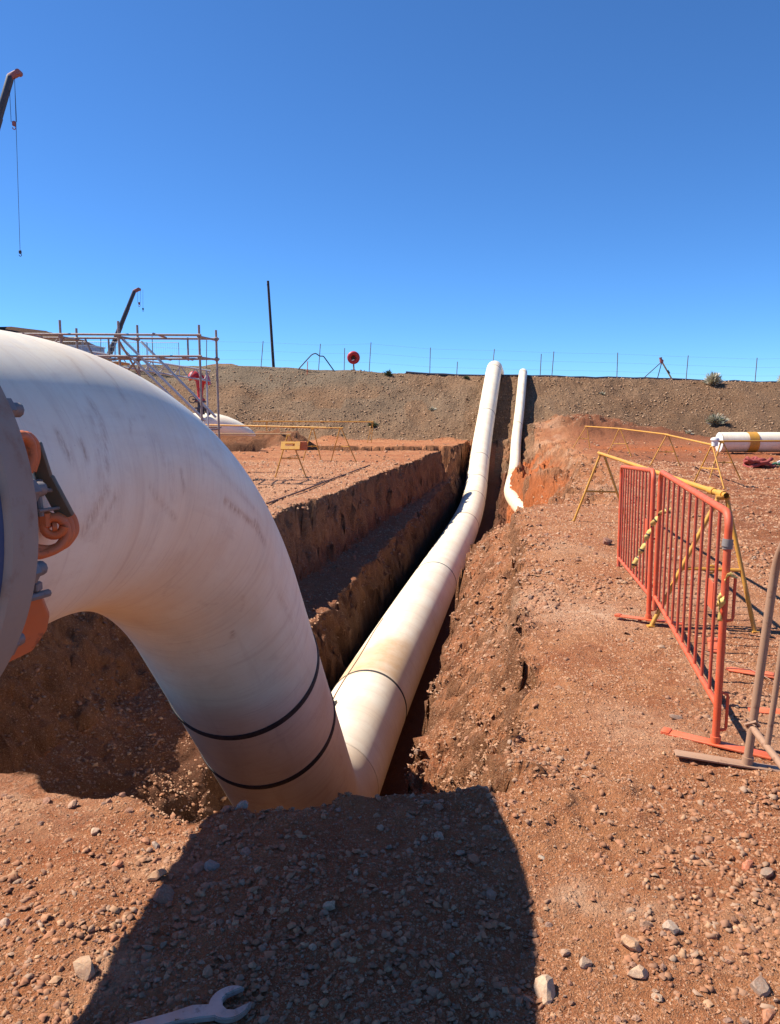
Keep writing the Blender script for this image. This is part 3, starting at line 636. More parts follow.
line = empty('pipeline', (float(EP[0, 0]), float(EP[0, 1]), .895), 'large white pipeline bending from the near flange into the trench and up the far embankment', 'pipeline')
Sfull = 3.739 + np.r_[0, np.cumsum(np.linalg.norm(np.diff(EP, axis=0), axis=1))]
strokes = [([(4.10, .36), (4.12, .2)], .016, .85), ([(4.19, .32), (4.20, .2)], .009, .95), ([(4.34, .56), (4.34, .43), (4.30, .21), (4.28, .0)], .018, .65), ([(4.30, .5), (4.28, .3), (4.24, .1)], .014, .4),
    ([(4.25, -.03), (4.17, -.2)], .03, .6), ([(4.33, -.05), (4.24, -.22)], .02, .55), ([(5.22, -.01), (5.41, -.02), (5.63, .0), (5.80, -.04)], .017, .95), ([(5.62, .03), (5.70, .0)], .02, .8),
    ([(4.79, .09), (4.82, -.05)], .014, .75), ([(4.55, -.02), (4.60, -.1), (4.79, -.27)], .012, .5), ([(4.60, 1.06), (4.58, .82), (4.55, .6)], .014, .5), ([(4.45, .95), (4.40, .7)], .01, .4),
    ([(7.10, -1.7), (7.18, -1.3), (7.16, -.9)], .008, .4), ([(5.0, .35), (5.25, .2), (5.6, .15)], .02, .35), ([(5.0, -.5), (5.05, -.7)], .02, .3), ([(6.2, -.25), (6.5, -.2)], .02, .35), ([(6.10, -.9), (6.16, -.93)], .012, .9), ([(4.62, .3), (4.7, .1), (4.72, -.1)], .03, .3)]
rs = np.random.default_rng(4)
for k in range(34):
    s_ = rs.uniform(3.9, 8.6); t_ = rs.uniform(-1.6, 1.5); dl = rs.uniform(.04, .35); a_ = rs.uniform(-1.57, 1.57)
    strokes.append(([(s_, t_), (s_ + dl * .5 * math.cos(a_), t_ + dl * .5 * math.sin(a_) + rs.normal() * .03), (s_ + dl * math.cos(a_), t_ + dl * math.sin(a_))], rs.uniform(.004, .009), rs.uniform(.2, .5)))
def dust_elbow(x, y, z, s, th):
    d = .10 * sst(1.0, -.6, z) + .12 * sst(1.2, .7, z) * sst(5.2, 6.6, s) + .12 * np.exp(-((s - 5.4) / .6) ** 2 - ((th + 1.5) / .8) ** 2)
    return d + .25 * fbm(s * 1.5, th * 1.5, 3, 201) * sst(4.8, 6, s)
def sub(a, b):
    m = (Sfull > a) & (Sfull < b); P = [[np.interp(v, Sfull, EP[:, i]) for i in range(3)] for v in (a, b)]
    return np.vstack([P[0], EP[m], P[1]])
cuts = [3.739, 7.187, 7.882, Sfull[-1]]
for a, b in zip(cuts[:-1], cuts[1:]):
    pipe_section('pipe_section', poly_resample(sub(a, b), .013 if a < 7.8 else .025), PR, 240 if a < 7 else 160, a, dust_elbow, strokes, line)
for sv in cuts[1:3]:
    P = np.array([np.interp(sv, Sfull, EP[:, i]) for i in range(3)]); Q = np.array([np.interp(sv + .02, Sfull, EP[:, i]) for i in range(3)])
    band(P, Q - P, PR + .003, .050, 'joint_band', line)
yy = np.concatenate([[6.94], np.arange(7.0, 56, .12)]); TP = np.c_[big_x(yy), yy, big_z(yy)]
def dust_tr(x, y, z, s, th):
    d = 1.0 * sst(8.92, 8.99, y) * (1 - sst(9.9, 10.4, y + .25 * fbm(th * 2, y * 2, 3, 301))) * sst(.5, 1.1, th + .1)
    return d + .12 * sst(.4, -1.2, th) + .18 * np.exp(-((y - 30.5) / 1.2) ** 2) + .12
js = [6.94, 8.95, 15.9, 24.6, 30.4, 33.6, 36.8, 42.4, 48.1, 55.9]
s_acc = Sfull[-1]
for a, b in zip(js[:-1], js[1:]):
    yv = np.linspace(a, b, max(6, int((b - a) / (.12 if a < 20 else .3)))); P = np.c_[big_x(yv), yv, big_z(yv)]
    pipe_section('pipe_section', P, PR, 128 if a < 16 else 64, s_acc, dust_tr, [], line); s_acc += b - a
for k, yv in enumerate(js[1:-1]):
    P = np.array([big_x(yv), yv, big_z(yv)]); Q = np.array([big_x(yv + .05), yv + .05, big_z(yv + .05)])
    thick = .055 if k < 2 else .05
    band(P, Q - P, PR + (.0 if k < 2 else .004), thick, 'joint_band', line, 'black_rubber' if k < 2 else 'galv_grey', 72)
# flange with bolts
FN = np.array([.149, 1, 0]) / np.hypot(.149, 1); FA = np.array([1, -.149, 0]) / np.hypot(.149, 1); FZ = np.array([0, 0, 1.])
FC = np.array([-1.613 + .149 * 1.621, 1.621, 1.37])
fl = MB(); th_ = .098
fl.tube([FC + FN * v for v in (0, .0, .006, th_ - .006, th_, th_, th_ + .04, th_ + .10)], [.05, .607, .615, .615, .607, .50, .485, .4752], 160, cap=False)
flo = wlink(fl.build('flange', 'flange_steel'), line)
g = MB(); g.tube([FC - FN * .012, FC - FN * .012, FC - FN * .001], [.02, .596, .600], 128, cap=False); go = g.build('gasket_face', 'blue_gasket'); go.parent = flo
def hexnut(b, c, ax, e1, e2, r, h):
    c = np.asarray(c, float); ring = lambda off, rr: [(c + ax * off + rr * (math.cos(a) * e1 + math.sin(a) * e2)) for a in [math.pi / 3 * k for k in range(6)]]
    v = ring(0, r) + ring(h * .85, r) + ring(h, r * .86); f = []
    for l in range(2):
        for k in range(6): f.append((l * 6 + k, l * 6 + (k + 1) % 6, l * 6 + 6 + (k + 1) % 6, l * 6 + 6 + k))
    f.append(tuple(range(12, 18))); b.add(v, f)
for k in range(20):
    a = 2 * math.pi * (k + .30) / 20; c = FC + .576 * (math.cos(a) * FA + math.sin(a) * FZ); b = MB()
    hexnut(b, c + FN * th_, FN, FA, FZ, .029, .040); hexnut(b, c - FN * .012, -FN, FA, FZ, .029, .026)
    b.tube([c - FN * .05, c + FN * (th_ + .075)], .017, 10)
    o = b.build('bolt', 'bolt_steel'); o.parent = flo
# smaller pipe beside it
sline = empty('pipeline', (float(SX[0]), 26.0, -2.0), 'thinner white pipe running down the embankment right of the large one into orange soil', 'pipeline')
def dust_s(x, y, z, s, th): return .8 * np.exp(-((y - 34) / .7) ** 2) * sst(.4, 1.0, th) + .2 + .3 * sst(32, 29, y)
sj = [21.6, 34.6, 41.5, 48.3, 55.9]; s_acc = 0
for a, b in zip(sj[:-1], sj[1:]):
    yv = np.linspace(a, b, 26); pipe_section('pipe_section', np.c_[sm_x(yv), yv, sm_z(yv)], .255, 48, s_acc, dust_s, [], sline); s_acc += 8
for yv in sj[1:-1]:
    P = np.array([sm_x(yv), yv, sm_z(yv)]); Q = np.array([sm_x(yv + .05), yv + .05, sm_z(yv + .05)]); band(P, Q - P, .257, .04, 'joint_band', sline, 'galv_grey', 48)
# pipe far left under the scaffold
lp = empty('pipe', (-9, 30, .4), 'white pipe beyond the scaffold dipping into a dark pit at its right end', 'pipe')
pipe_section('pipe_section', poly_resample([(-17, 31.1, .98), (-7.4, 30.5, .98)], .4), .475, 64, 0, lambda x, y, z, s, th: .15 + 0 * x, [], lp)
b = MB(); b.tube([(-7.42, 30.5, .98), (-7.1, 30.5, .978), (-6.8, 30.5, .965), (-6.45, 30.5, .915), (-6.1, 30.5, .84), (-5.8, 30.5, .755), (-5.55, 30.5, .67), (-5.38, 30.5, .60), (-5.32, 30.5, .565)], [.474, .472, .46, .41, .335, .25, .165, .09, .02], 64)
wlink(b.build('tapered_end', 'pipe'), lp)
band(np.array([-8.6, 30.57, .98]), np.array([1, -.06, 0]), .476, .06, 'joint_band', lp, 'galv_grey', 48)
def smooth(P, k=4):
    P = P.copy()
    for _ in range(k): P[1:-1] = .25 * P[:-2] + .5 * P[1:-1] + .25 * P[2:]
    return P
# pipe on the right
rp = empty('pipe', (12, 28, 0), 'straight white pipe lying across the far right ground with a yellow sling round it', 'pipe')
P = poly_resample([(11.95, 28, .42), (34, 28.6, .42)], .5)
pipe_section('pipe_section', P, .36, 64, 0, lambda x, y, z, s, th: .1 + .6 * sst(-.3, -1.4, th), [], rp)
b = MB(); b.tube([(11.94, 28, .42), (11.93, 28, .42)], [.36, .34], 48); wlink(b.build('end_cap', 'white_plastic'), rp)
sg = MB()
for xo in (12.90, 13.015, 13.13): sg.tube([(xo, 28.005 + .36 * 0, .42), (xo + .12, 28.01, .42)], .372 + .004 * (xo > 13.1), 48, cap=False)
tag(sg.build('sling', 'yellow_paint'), 'yellow sling wrapped round the white pipe at the far right', 'sling')
for k, xo in enumerate((15.5, 20, 25, 30)):
    b = MB(); b.box((0, 0, .03), (.2, 1.3, .16), None, .01); b.box((0, -.45, .14), (.18, .2, .1)); b.box((0, .5, .14), (.18, .2, .1))
    o = b.build('timber_skid', 'timber'); o.location = (xo, 28.1 + .02 * k, hz(xo, 28.1)); tag(o, 'timber skid under the straight white pipe, %s' % ('nearest to its capped left end' if k == 0 else 'towards the right edge of the picture' if k == 1 else 'well beyond the right edge' if k == 2 else 'farthest along the pipe'), 'timber skid', 'timber skids under the right pipe')
# tube for a wire's shadow on the pipe and black strip beside the elbow
def on_pipe(y, th, off=.006):
    P = np.array([big_x(y), y, big_z(y)]); Q = np.array([big_x(y + .05), y + .05, big_z(y + .05)]); T = Q - P; T /= np.linalg.norm(T)
    A = np.cross(T, [0, 0, 1.]); A /= np.linalg.norm(A); B = np.cross(A, T); return P + (PR + off) * (math.cos(th) * A + math.sin(th) * B)
b = MB(); b.tube([on_pipe(yv, th) for yv, th in zip(np.linspace(11.6, 8.0, 24), np.linspace(2.25, 2.05, 24) + .03 * np.sin(np.linspace(0, 9, 24)))], .007, 6)
tag(b.build('shadowline', 'galv_grey'), 'thin grey cord lying along the top left of the trench pipe', 'shadowline')
b = MB(); q = [on_pipe(yv, th, .008) for yv in (7.62, 7.78, 7.95) for th in (1.88, 2.0, 2.12)]
b.add(q, [(i * 3 + j, i * 3 + j + 1, i * 3 + j + 4, i * 3 + j + 3) for i in range(2) for j in range(2)]); o = b.build('tape_strip', 'tape_black')
sm_ = o.modifiers.new('thickness', 'SOLIDIFY'); sm_.thickness = .012; tag(o, 'short black tape strip stuck on the pipe where the lower bend begins', 'tape')

# orange clamps hooked behind the flange
cl = empty('pipe_clamp', (-.86, 1.80, 1.25), 'orange clamp with a curled eye hooked behind the right side of the flange', 'clamp')
def cpt(x, y, z): return (x, y, z)
b = MB(); b.tube([(-.818 + .020 * math.cos(a), 1.850 + .010 * math.cos(a), 1.318 + .022 * math.sin(a)) for a in np.linspace(.3, 6.2, 18)], .0115, 10); b.tube([(-.821, 1.848, 1.318), (-.812, 1.853, 1.318)], .013, 10); b.box((-.835, 1.845, 1.335), (.028, .03, .045), None, .008); wlink(b.build('eye', 'shackle_orange'), cl)
hk = smooth(poly_resample([(-.846, 1.785, 1.270), (-.826, 1.82, 1.258), (-.800, 1.86, 1.266), (-.784, 1.885, 1.296), (-.792, 1.89, 1.330), (-.808, 1.88, 1.350)], .006), 5)
b = MB()
for w_ in (-.016, 0, .016): b.tube(hk + np.array([w_ * .25 - .006, w_ * .95, w_ * .2]), [.0115] * (len(hk) - 4) + [.012, .011, .009, .006], 12)
wlink(b.build('hook', 'shackle_orange'), cl)
b = MB(); b.bar((-.800, 1.885, 1.335), (-.838, 1.865, 1.435), .016, .040, (1, 0, 0)); b.bar((-.838, 1.865, 1.43), (-.852, 1.845, 1.520), .014, .036, (1, 0, 0)); wlink(b.build('strap', 'olive_strap'), cl)
b = MB(); b.tube([(-.852, 1.80, 1.410), (-.820, 1.88, 1.404)], .0055, 8); b.tube([(-.838, 1.83, 1.345), (-.846, 1.835, 1.42)], .008, 8); b.tube([(-.830, 1.80, 1.362), (-.812, 1.88, 1.360)], .0045, 8); b.box((-.846, 1.83, 1.425), (.02, .04, .018), None, .003); wlink(b.build('buckle', 'bolt_steel'), cl)
b = MB(); b.box((-.850, 1.82, 1.375), (.012, .03, .05), None, .003); wlink(b.build('label_plate', 'blue_gasket'), cl)
uh = smooth(poly_resample([(-.862, 1.775, 1.535), (-.856, 1.80, 1.540), (-.848, 1.82, 1.520), (-.848, 1.82, 1.485), (-.856, 1.81, 1.455)], .006), 3)
b = MB(); b.tube(uh, .014, 12); b.tube(uh + np.array([.002, .018, 0]), .012, 12); wlink(b.build('upper_hook', 'shackle_orange'), cl)
cl2 = empty('pipe_clamp', (-.90, 1.86, .98), 'plain orange wedge clamp below the curled one, at the lower right of the flange', 'clamp')
import bmesh as _bm
def plate(pts, th, name, mat, parent):
    n = len(pts); v = [tuple(p) for p in pts] + [(p[0] + th[0], p[1] + th[1], p[2] + th[2]) for p in pts]
    f = [tuple(range(n)), tuple(range(n, 2 * n))[::-1]] + [(i, i + n, (i + 1) % n + n, (i + 1) % n) for i in range(n)]
    b = MB(); b.add(v, f); o = b.build(name, mat); wlink(o, parent); m_ = o.modifiers.new('edge', 'BEVEL'); m_.width = .004; m_.segments = 2; return o
plate([(-.882, 1.80, 1.215), (-.866, 1.84, 1.180), (-.851, 1.87, 1.085), (-.860, 1.87, 1.050), (-.895, 1.86, 1.000), (-.935, 1.80, .985), (-.955, 1.76, 1.03)], (-.012, .028, .006), 'wedge', 'shackle_orange', cl2)
b = MB(); b.tube([(-.862, 1.78, 1.155), (-.846, 1.86, 1.150)], .010, 8); b.box((-.856, 1.82, 1.175), (.02, .03, .022), None, .003); wlink(b.build('pin', 'bolt_steel'), cl2)

# ------------------------------------------------------------------ crowd barriers
def barrier_mesh_parts(root, L, H, zr, nb, mats, foot_ang, r=.0180, rb=.0086, extra=True, foot_len=.5, rc=.075):
    pass; b = MB()
    pts = [(0, 0, .0), (0, 0, H * .5)] + arc((rc, 0, H - rc), rc, math.pi, math.pi / 2, (1, 0, 0), (0, 0, 1), 9) + arc((L - rc, 0, H - rc), rc, math.pi / 2, 0, (1, 0, 0), (0, 0, 1), 9) + [(L, 0, H * .5), (L, 0, .10)]
    b.tube(pts, r, 14); wlink0(b.build('frame', mats[0]), root)
    b = MB(); b.tube([(r * .6, 0, zr), (L - r * .6, 0, zr)], r * .82, 12); wlink0(b.build('bottom_rail', mats[0]), root)
    me = None
    for k in range(nb):
        x = L * (k + 1) / (nb + 1)
        if me is None:
            b = MB(); b.tube([(0, 0, zr + .008), (0, 0, H - r * .6)], rb, 10); me = b.mesh('bar', mats[2] if len(mats) > 2 else mats[0])
        o = link('bar', me, root); o.location = (x, 0, 0)
    ca, sa = math.cos(foot_ang), math.sin(foot_ang)
    b = MB(); rot = Matrix.Rotation(foot_ang, 3, 'Z'); b.box((0, 0, .012), (foot_len, .062, .012), rot, .003); b.box((-foot_len * .46 * ca, -foot_len * .46 * sa, .02), (foot_len * .08, .062, .008), rot, .003)
    b.tube([(0, 0, .016), (0, 0, .05)], r * 1.35, 14); wlink0(b.build('foot', mats[1]), root)
    if extra:
        for z0, z1 in ((.62, .84), (.08, .27)):
            b = MB(); b.tube([(0, -.012, z0), (0, -.040, z0 + .006), (0, -.043, z0 + .02), (0, -.043, z1 - .02), (0, -.040, z1 - .006), (0, -.012, z1)], .0075, 8); wlink0(b.build('hook', mats[0]), root)
        b = MB(); b.box((L * 1.5 / (nb + 1), 0, H * .60), (L * .55 / (nb + 1), .006, .14), None, .002); wlink0(b.build('plate', mats[0]), root)
def wlink0(o, parent): o.parent = parent; return o
def place_between(A, B): d = Vector((B[0] - A[0], B[1] - A[1], 0)); return d.length, math.atan2(d.y, d.x)
A0 = (1.565, 3.52); B0 = (1.965, 5.57); L0, rz0 = place_between(A0, B0)
bar1 = empty('crowd_barrier', (A0[0], A0[1], hz(*A0)), 'nearer orange crowd barrier, with grey tape wound round its near corner', 'crowd barrier', 'orange crowd barriers in line', rz0)
barrier_mesh_parts(bar1, L0, 1.13, .20, 10, ('orange_paint', 'orange_foot', 'orange_bar'), math.atan2(-.27, .39) - rz0)
bar2 = copy_tree(bar1)
A1 = (1.945, 5.63); B1 = (2.31, 7.60); L1, rz1 = place_between(A1, B1)
bar2.location = (A1[0], A1[1], hz(*A1)); bar2.rotation_euler = (0, R(3.3), rz1); bar2.location.z += .022; bar1.rotation_euler = (0, R(-.75), rz0); bar2['label'] = 'farther orange crowd barrier, the one with striped caution tape knotted to its near post'
tp = MB(); tp.tube([(0, 0, .86 + .0), (0, 0, .99)], [.031, .030], 14); 
tp = MB(); tp.tube([(.0, 0, .965), (.001, 0, 1.0)], .0235, 14); tp.tube([(-.002, .003, .975), (.001, -.001, 1.01)], .0248, 12); o = tp.build('tape_wrap', 'grey_tape'); o.parent = bar1
A2 = (1.615, 3.30); B2 = (1.31, 1.28); L2, rz2 = place_between(A2, B2)
bar3 = empty('crowd_barrier', (A2[0], A2[1], hz(*A2)), 'bare greyish brown crowd barrier at the right edge, leaning slightly outward', 'crowd barrier', None, rz2)
bar3.rotation_euler = Matrix.Rotation(rz2, 3, 'Z').to_4x4().to_euler(); 
barrier_mesh_parts(bar3, L2, 1.13, .19, 9, ('galv_grey', 'galv_grey'), math.atan2(-.24, .98) - rz2 + math.pi, .0185, .0125, False, .62, .26)
bar3.rotation_euler = (Matrix.Rotation(R(4.0), 3, Vector((-.15, -.99, 0)) * -1) @ Matrix.Rotation(rz2, 3, 'Z')).to_euler()
b = MB(); b.tube([(0.0, -.03, .20), (.03, .0, .23), (.0, .03, .20), (-.03, 0, .17), (0, -.03, .20)], .006, 6); b.tube([(0.0, -.028, .23), (.028, .0, .21), (.0, .028, .18)], .005, 6); o = b.build('wire_tie', 'galv_grey'); o.parent = bar3

def ribbon(name, pts, w, label, twist=0., per=.06):
    P = poly_resample(pts, .012); T, A, B = frames(P); v = []; f = []; mi = []; acc = 0
    for i in range(len(P)):
        a = twist * i; d = (math.cos(a) * A[i] + math.sin(a) * B[i]) * w / 2 * (1 - .35 * abs(math.sin(i * .7)))
        v += [P[i] - d, P[i] + d]
    me = bpy.data.meshes.new(name)
    f = [(2 * i, 2 * i + 1, 2 * i + 3, 2 * i + 2) for i in range(len(P) - 1)]
    me.from_pydata([tuple(map(float, q)) for q in v], [], f); me.materials.append(M['tape_yellow']); me.materials.append(M['tape_black'])
    for i, p in enumerate(me.polygons): p.material_index = 1 if (i * .012) % per > per * .62 else 0; p.use_smooth = True
    o = link(name, me); s_ = o.modifiers.new('thickness', 'SOLIDIFY'); s_.thickness = .0015; return tag(o, label, 'tape')
ribbon('caution_tape', [(2.02, 5.50, .86), (1.985, 5.42, .90), (1.93, 5.44, .86), (1.90, 5.5, .78), (1.86, 5.5, .68), (1.83, 5.49, .60), (1.79, 5.49, .52), (1.77, 5.5, .45)], .05, 'yellow and black striped tape hanging twisted between the two orange barriers', .35)
ribbon('caution_tape', [(1.60, 3.48, .83), (1.565, 3.47, .85), (1.55, 3.50, .81), (1.575, 3.52, .77), (1.535, 3.50, .73), (1.525, 3.49, .69), (1.55, 3.48, .74), (1.535, 3.49, .68), (1.54, 3.49, .62)], .030, 'pale yellow tape scrap knotted at mid height on the nearest orange post', .5, 99)
for (x, y, a, ln, lab) in ((2.20, 5.06, 1.2, .30, 'orange foot plate on the ground just behind the nearer barrier, farthest of the loose ones'), (2.20, 4.50, -.55, .26, 'pointed orange foot plate lying alone between the two grey tubes'), (2.12, 3.93, -.2, .34, 'loose orange foot plate at the right edge, beside the grey barrier')):
    b = MB(); b.box((0, 0, .01), (ln, .075, .01), None, .003); b.box((ln * .36, 0, .02), (ln * .2, .05, .012), None, .003); b.box((-ln * .5, 0, .01), (ln * .12, .04, .008))
    o = b.build('foot_plate', 'orange_foot'); o.location = (x, y, hz(x, y)); o.rotation_euler = (0, 0, a); tag(o, lab, 'foot plate', 'orange foot plates on the ground')
b = MB(); b.tube(smooth(poly_resample([(2.0, 5.05, .02), (2.12, 4.75, .03), (2.2, 4.5, .035), (2.25, 4.3, .02), (2.22, 4.1, .03), (2.35, 3.9, .02), (2.5, 3.8, .02)], .04), 3), .0025, 6); tag(b.build('wire', 'galv_grey'), 'thin pale wire trailing over the ground behind the barriers', 'wire')

# ------------------------------------------------------------------ yellow trestles and rails
def trestle(f1, f2, apex, label, group='yellow trestle legs', r=.016, brace=True, mat='yellow_paint'):
    f1 = Vector((*f1, hz(*f1))); f2 = Vector((*f2, hz(*f2))); ap = Vector(apex); mid = (f1 + f2) / 2
    root = empty('trestle', mid, label, 'trestle', group)
    side = (f2 - f1).normalized() * .035
    for f, s_ in ((f1, -1), (f2, 1)):
        top = ap + side * (s_ * .8) ; e = (top - f).normalized() * .05; b = MB(); b.tube([f - mid, top + e * .2 - mid], r, 10); b.box(f - mid + Vector((0, 0, .008)), (.05, .05, .012)); wlink0(b.build('leg', mat), root)
    b = MB(); b.tube([ap - side * 1.3 - mid + Vector((0, 0, .0)), ap + side * 1.3 - mid], r * 1.15, 10); wlink0(b.build('saddle', mat), root)
    if brace:
        t = .46; p = f1.lerp(ap, t); q = f2.lerp(ap, t); b = MB(); b.tube([p - mid, q - mid], r * .8, 8)
        c = (p + q) / 2 - mid; dv = (q - p).normalized(); b.tube([tuple(c + dv * .028 * math.cos(a) + Vector((0, 0, .028)) * math.sin(a)) for a in np.linspace(0, 6.283, 13)], r * .5, 6); wlink0(b.build('brace', mat), root)
    return root
def rail(a, b_, r, label, sleeves=(), mat='yellow_paint', sag=.0):
    a = Vector(a); b_ = Vector(b_); pts = [tuple(a.lerp(b_, t) + Vector((0, 0, -sag * 4 * t * (1 - t)))) for t in np.linspace(0, 1, 9)]
    root = empty('rail', a, label, 'rail', 'yellow rails on trestles'); m = MB()
    d = (b_ - a).normalized()
    # hollow end: outer skin, rim and inner wall
    m.tube([tuple(Vector(p) - a) for p in pts], r, 12, cap=False)
    m.tube([tuple(Vector(p) - a) for p in pts[::-1]], r * .82, 12, cap=False); o = m.build('tube', mat, root)
    for t in sleeves:
        c = a.lerp(b_, t) - a; s_ = MB(); s_.tube([c - d * .06, c + d * .06], r * 1.35, 14); s_.build('sleeve', mat, root)
    return root
trestle((1.94, 5.56), (2.64, 5.40), (2.42, 5.56, .965), 'near yellow trestle whose legs stand behind the nearer orange barrier')
trestle((2.63, 10.9), (3.36, 10.75), (2.99, 10.85, .96), 'yellow trestle left of the far end of the orange barriers')
rail((2.42, 5.50, .985), (2.98, 11.0, .985), .021, 'thick yellow rail running away behind the orange barriers', (.02, .06))
trestle((6.44, 16.3), (6.66, 15.25), (6.62, 15.85, .84), 'yellow trestle carrying a white cap, in front of the right white pipe')
trestle((7.42, 17.8), (8.12, 17.75), (7.66, 17.8, .84), 'yellow trestle just behind the one with the white cap')
trestle((7.48, 22.1), (8.26, 21.9), (7.90, 22.0, .86), 'yellow trestle in the middle of the far right rail')
trestle((7.62, 27.0), (8.28, 26.4), (7.93, 26.7, .92), 'yellow trestle second from the far left end of the far right rail')
trestle((7.5, 31.6), (8.15, 31.4), (8.0, 31.5, .89), 'yellow trestle at the far left end of the far right rail', mat='yellow_paint')
rail((6.62, 15.7, .87), (7.90, 22.2, .89), .022, 'yellow rail from the white cap to the middle trestle on the right', mat='yellow_paint')
rail((7.90, 21.9, .89), (7.94, 26.9, .945), .022, 'yellow rail between the second and third far right trestles')
rail((7.94, 26.6, .945), (8.0, 31.7, .915), .022, 'farthest thin yellow rail on the right side, at the foot of the mound')
rail((7.55, 17.8, .87), (13.4, 19.2, .84), .022, 'yellow rail crossing in front of the right white pipe')
trestle((12.9, 18.8), (13.5, 19.3), (13.2, 19.15, .81), 'yellow trestle beyond the right edge holding the crossing rail')
cp = MB(); cp.tube([(0, 0, 0), (0, 0, .10), (0, 0, .12), (0, 0, .16), (0, 0, .175)], [.06, .065, .09, .08, .04], 20); o = cp.build('cap', 'white_plastic'); o.location = (6.62, 15.72, .86); tag(o, 'white plastic cap set on top of the right-hand yellow trestle', 'cap')
# left side
t1 = trestle((-2.70, 18.05), (-1.96, 17.95), (-2.36, 18.0, 1.0), 'yellow trestle with a slotted board, nearest on the left flat ground')
b = MB()
for (x0, x1, z0, z1) in ((-.22, .22, -.13, -.04), (-.22, .22, .04, .10), (-.22, -.12, -.04, .04), (.10, .22, -.04, .04)): b.box(((x0 + x1) / 2, 0, (z0 + z1) / 2), (x1 - x0, .03, z1 - z0))
o = b.build('slotted_board', 'yellow_paint', t1); o.location = (.02, -.10, .76); o.rotation_euler = (R(-42), 0, 0)
b = MB(); b.box((0, 0, 0), (.2, .03, .2), None, .01); o = b.build('side_plate', 'shackle_orange', t1); o.location = (.30, .02, .74)
trestle((-2.72, 24.0), (-2.16, 24.1), (-2.40, 24.0, 1.0), 'yellow trestle on the left flat ground, middle of three')
trestle((-1.86, 24.3), (-1.05, 23.9), (-1.54, 24.1, 1.0), 'yellow trestle on the left flat ground nearest the trench')
rail((-2.0, 24.2, 1.03), (-9.2, 27.5, 1.12), .028, 'yellow rail reaching left behind the scaffold from the left trestles')
rail((-2.1, 24.15, 1.03), (-1.45, 24.0, 1.03), .020, 'short thin yellow rail between the two left trestles closest together')
rail((-2.30, 18.0, 1.03), (-5.2, 18.6, 1.02), .014, 'thin weathered orange rail left of the slotted board trestle', mat='timber')
trestle((-6.3, 38.9), (-6.25, 39.1), (-6.2, 39, .98), 'far yellow trestle left end of the rail along the embankment toe')
trestle((-.95, 39.2), (-1.15, 39.1), (-.88, 39.1, .98), 'far yellow trestle right end of the rail along the embankment toe')
rail((-6.9, 39.0, 1.0), (-.85, 39.1, .98), .03, 'far yellow rail along the toe of the embankment')
x0, y0, x1, y1 = -2.06, 12.78, -.57, 21.89
b = MB(); b.tube([(x0 + (x1 - x0) * t, y0 + (y1 - y0) * t, hz(x0 + (x1 - x0) * round(t * 4) / 4, y0 + (y1 - y0) * round(t * 4) / 4) * .3 + .035) for t in np.linspace(0, 1, 60)], .017, 8); tag(b.build('stripe', 'rust_dark'), 'long thin dark rod lying along the left flat ground near the trench edge', 'stripe')  # thin dark tube laid where a dark line crosses the ground

# ------------------------------------------------------------------ scaffold
sc = empty('scaffold', (-6, 17.4, 0), 'steel tube scaffold standing behind the big pipe bend on the left', 'scaffold')
def sadd(b, name, mat='scaffold_steel'): return wlink(b.build(name, mat), sc)
va_scale = 1
FX = [-4.13, -5.87, -7.13, -9.0]; RX = [-3.94, -5.72, -7.1, -8.9]
for xs, y_, tops in ((FX, 17.0, (3.41, 3.49, 3.51, 3.5)), (RX, 17.8, (3.38, 3.49, 3.42, 3.4))):
    for x_, t_ in zip(xs, tops):
        b = MB(); z0 = hz(x_, y_); b.tube([(x_, y_, z0), (x_, y_, t_)], .026, 10); b.box((x_, y_, z0 + .01), (.15, .15, .012)); sadd(b, 'standard')
for xs, y_, off in ((FX, 17.0, .05), (RX, 17.8, -.05)):
    for z_ in (3.19, 2.74, 1.2, .25):
        b = MB(); b.tube([(xs[-1] - .2, y_ - off, z_ + .03 * (z_ > 3)), (xs[0] + .05, y_ - off, z_)], .025, 10); sadd(b, 'ledger')
for k in range(4):
    for z_ in (3.16, 2.72, 1.15):
        b = MB(); b.tube([(FX[k], 16.95, z_), (RX[k], 17.86, z_)], .024, 10); sadd(b, 'transom')
for k in range(4):
    for xs, y_ in ((FX, 17.0), (RX, 17.8)):
        for z_ in (3.18, 2.73):
            b = MB(); b.box((xs[k], y_, z_), (.085, .10, .085), None, .015); b.tube([(xs[k], y_ - .07, z_), (xs[k], y_ + .07, z_)], .012, 6); sadd(b, 'coupler')
b = MB()
for k in range(3): b.box((-6.5, 17.2 + k * .235, 2.80), (5.2, .225, .04), None, .008)
for k in range(3):
    b = MB(); b.box((-7.45, 17.17 + k * .235, 2.62), (3.1, .225, .04), None, .008); sadd(b, 'plank', 'timber')
for (p, q, w) in (((-5.82, 17.08, 3.12), (-4.08, 17.08, 1.35), .05), ((-5.62, 17.72, 3.12), (-3.98, 17.72, 1.42), .05), ((-6.0, 17.4, 3.0), (-4.2, 17.4, 1.18), .035)):
    b = MB(); b.bar(p, q, .045, w * 1.7, (0, 1, 0)); sadd(b, 'stair_stringer', 'alu')
for (p, q) in (((-5.9, 17.05, 3.1), (-5.5, 17.75, 2.0)), ((-7.05, 17.05, 3.15), (-7.55, 17.05, 2.65)), ((-6.9, 17.75, 3.2), (-6.6, 17.75, 2.5)), ((-7.1, 17.75, 1.2), (-5.75, 17.75, 2.7)), ((-8.9, 17.0, 1.2), (-7.2, 17.0, 3.1))):
    b = MB(); b.tube([p, q], .022, 8); sadd(b, 'brace')
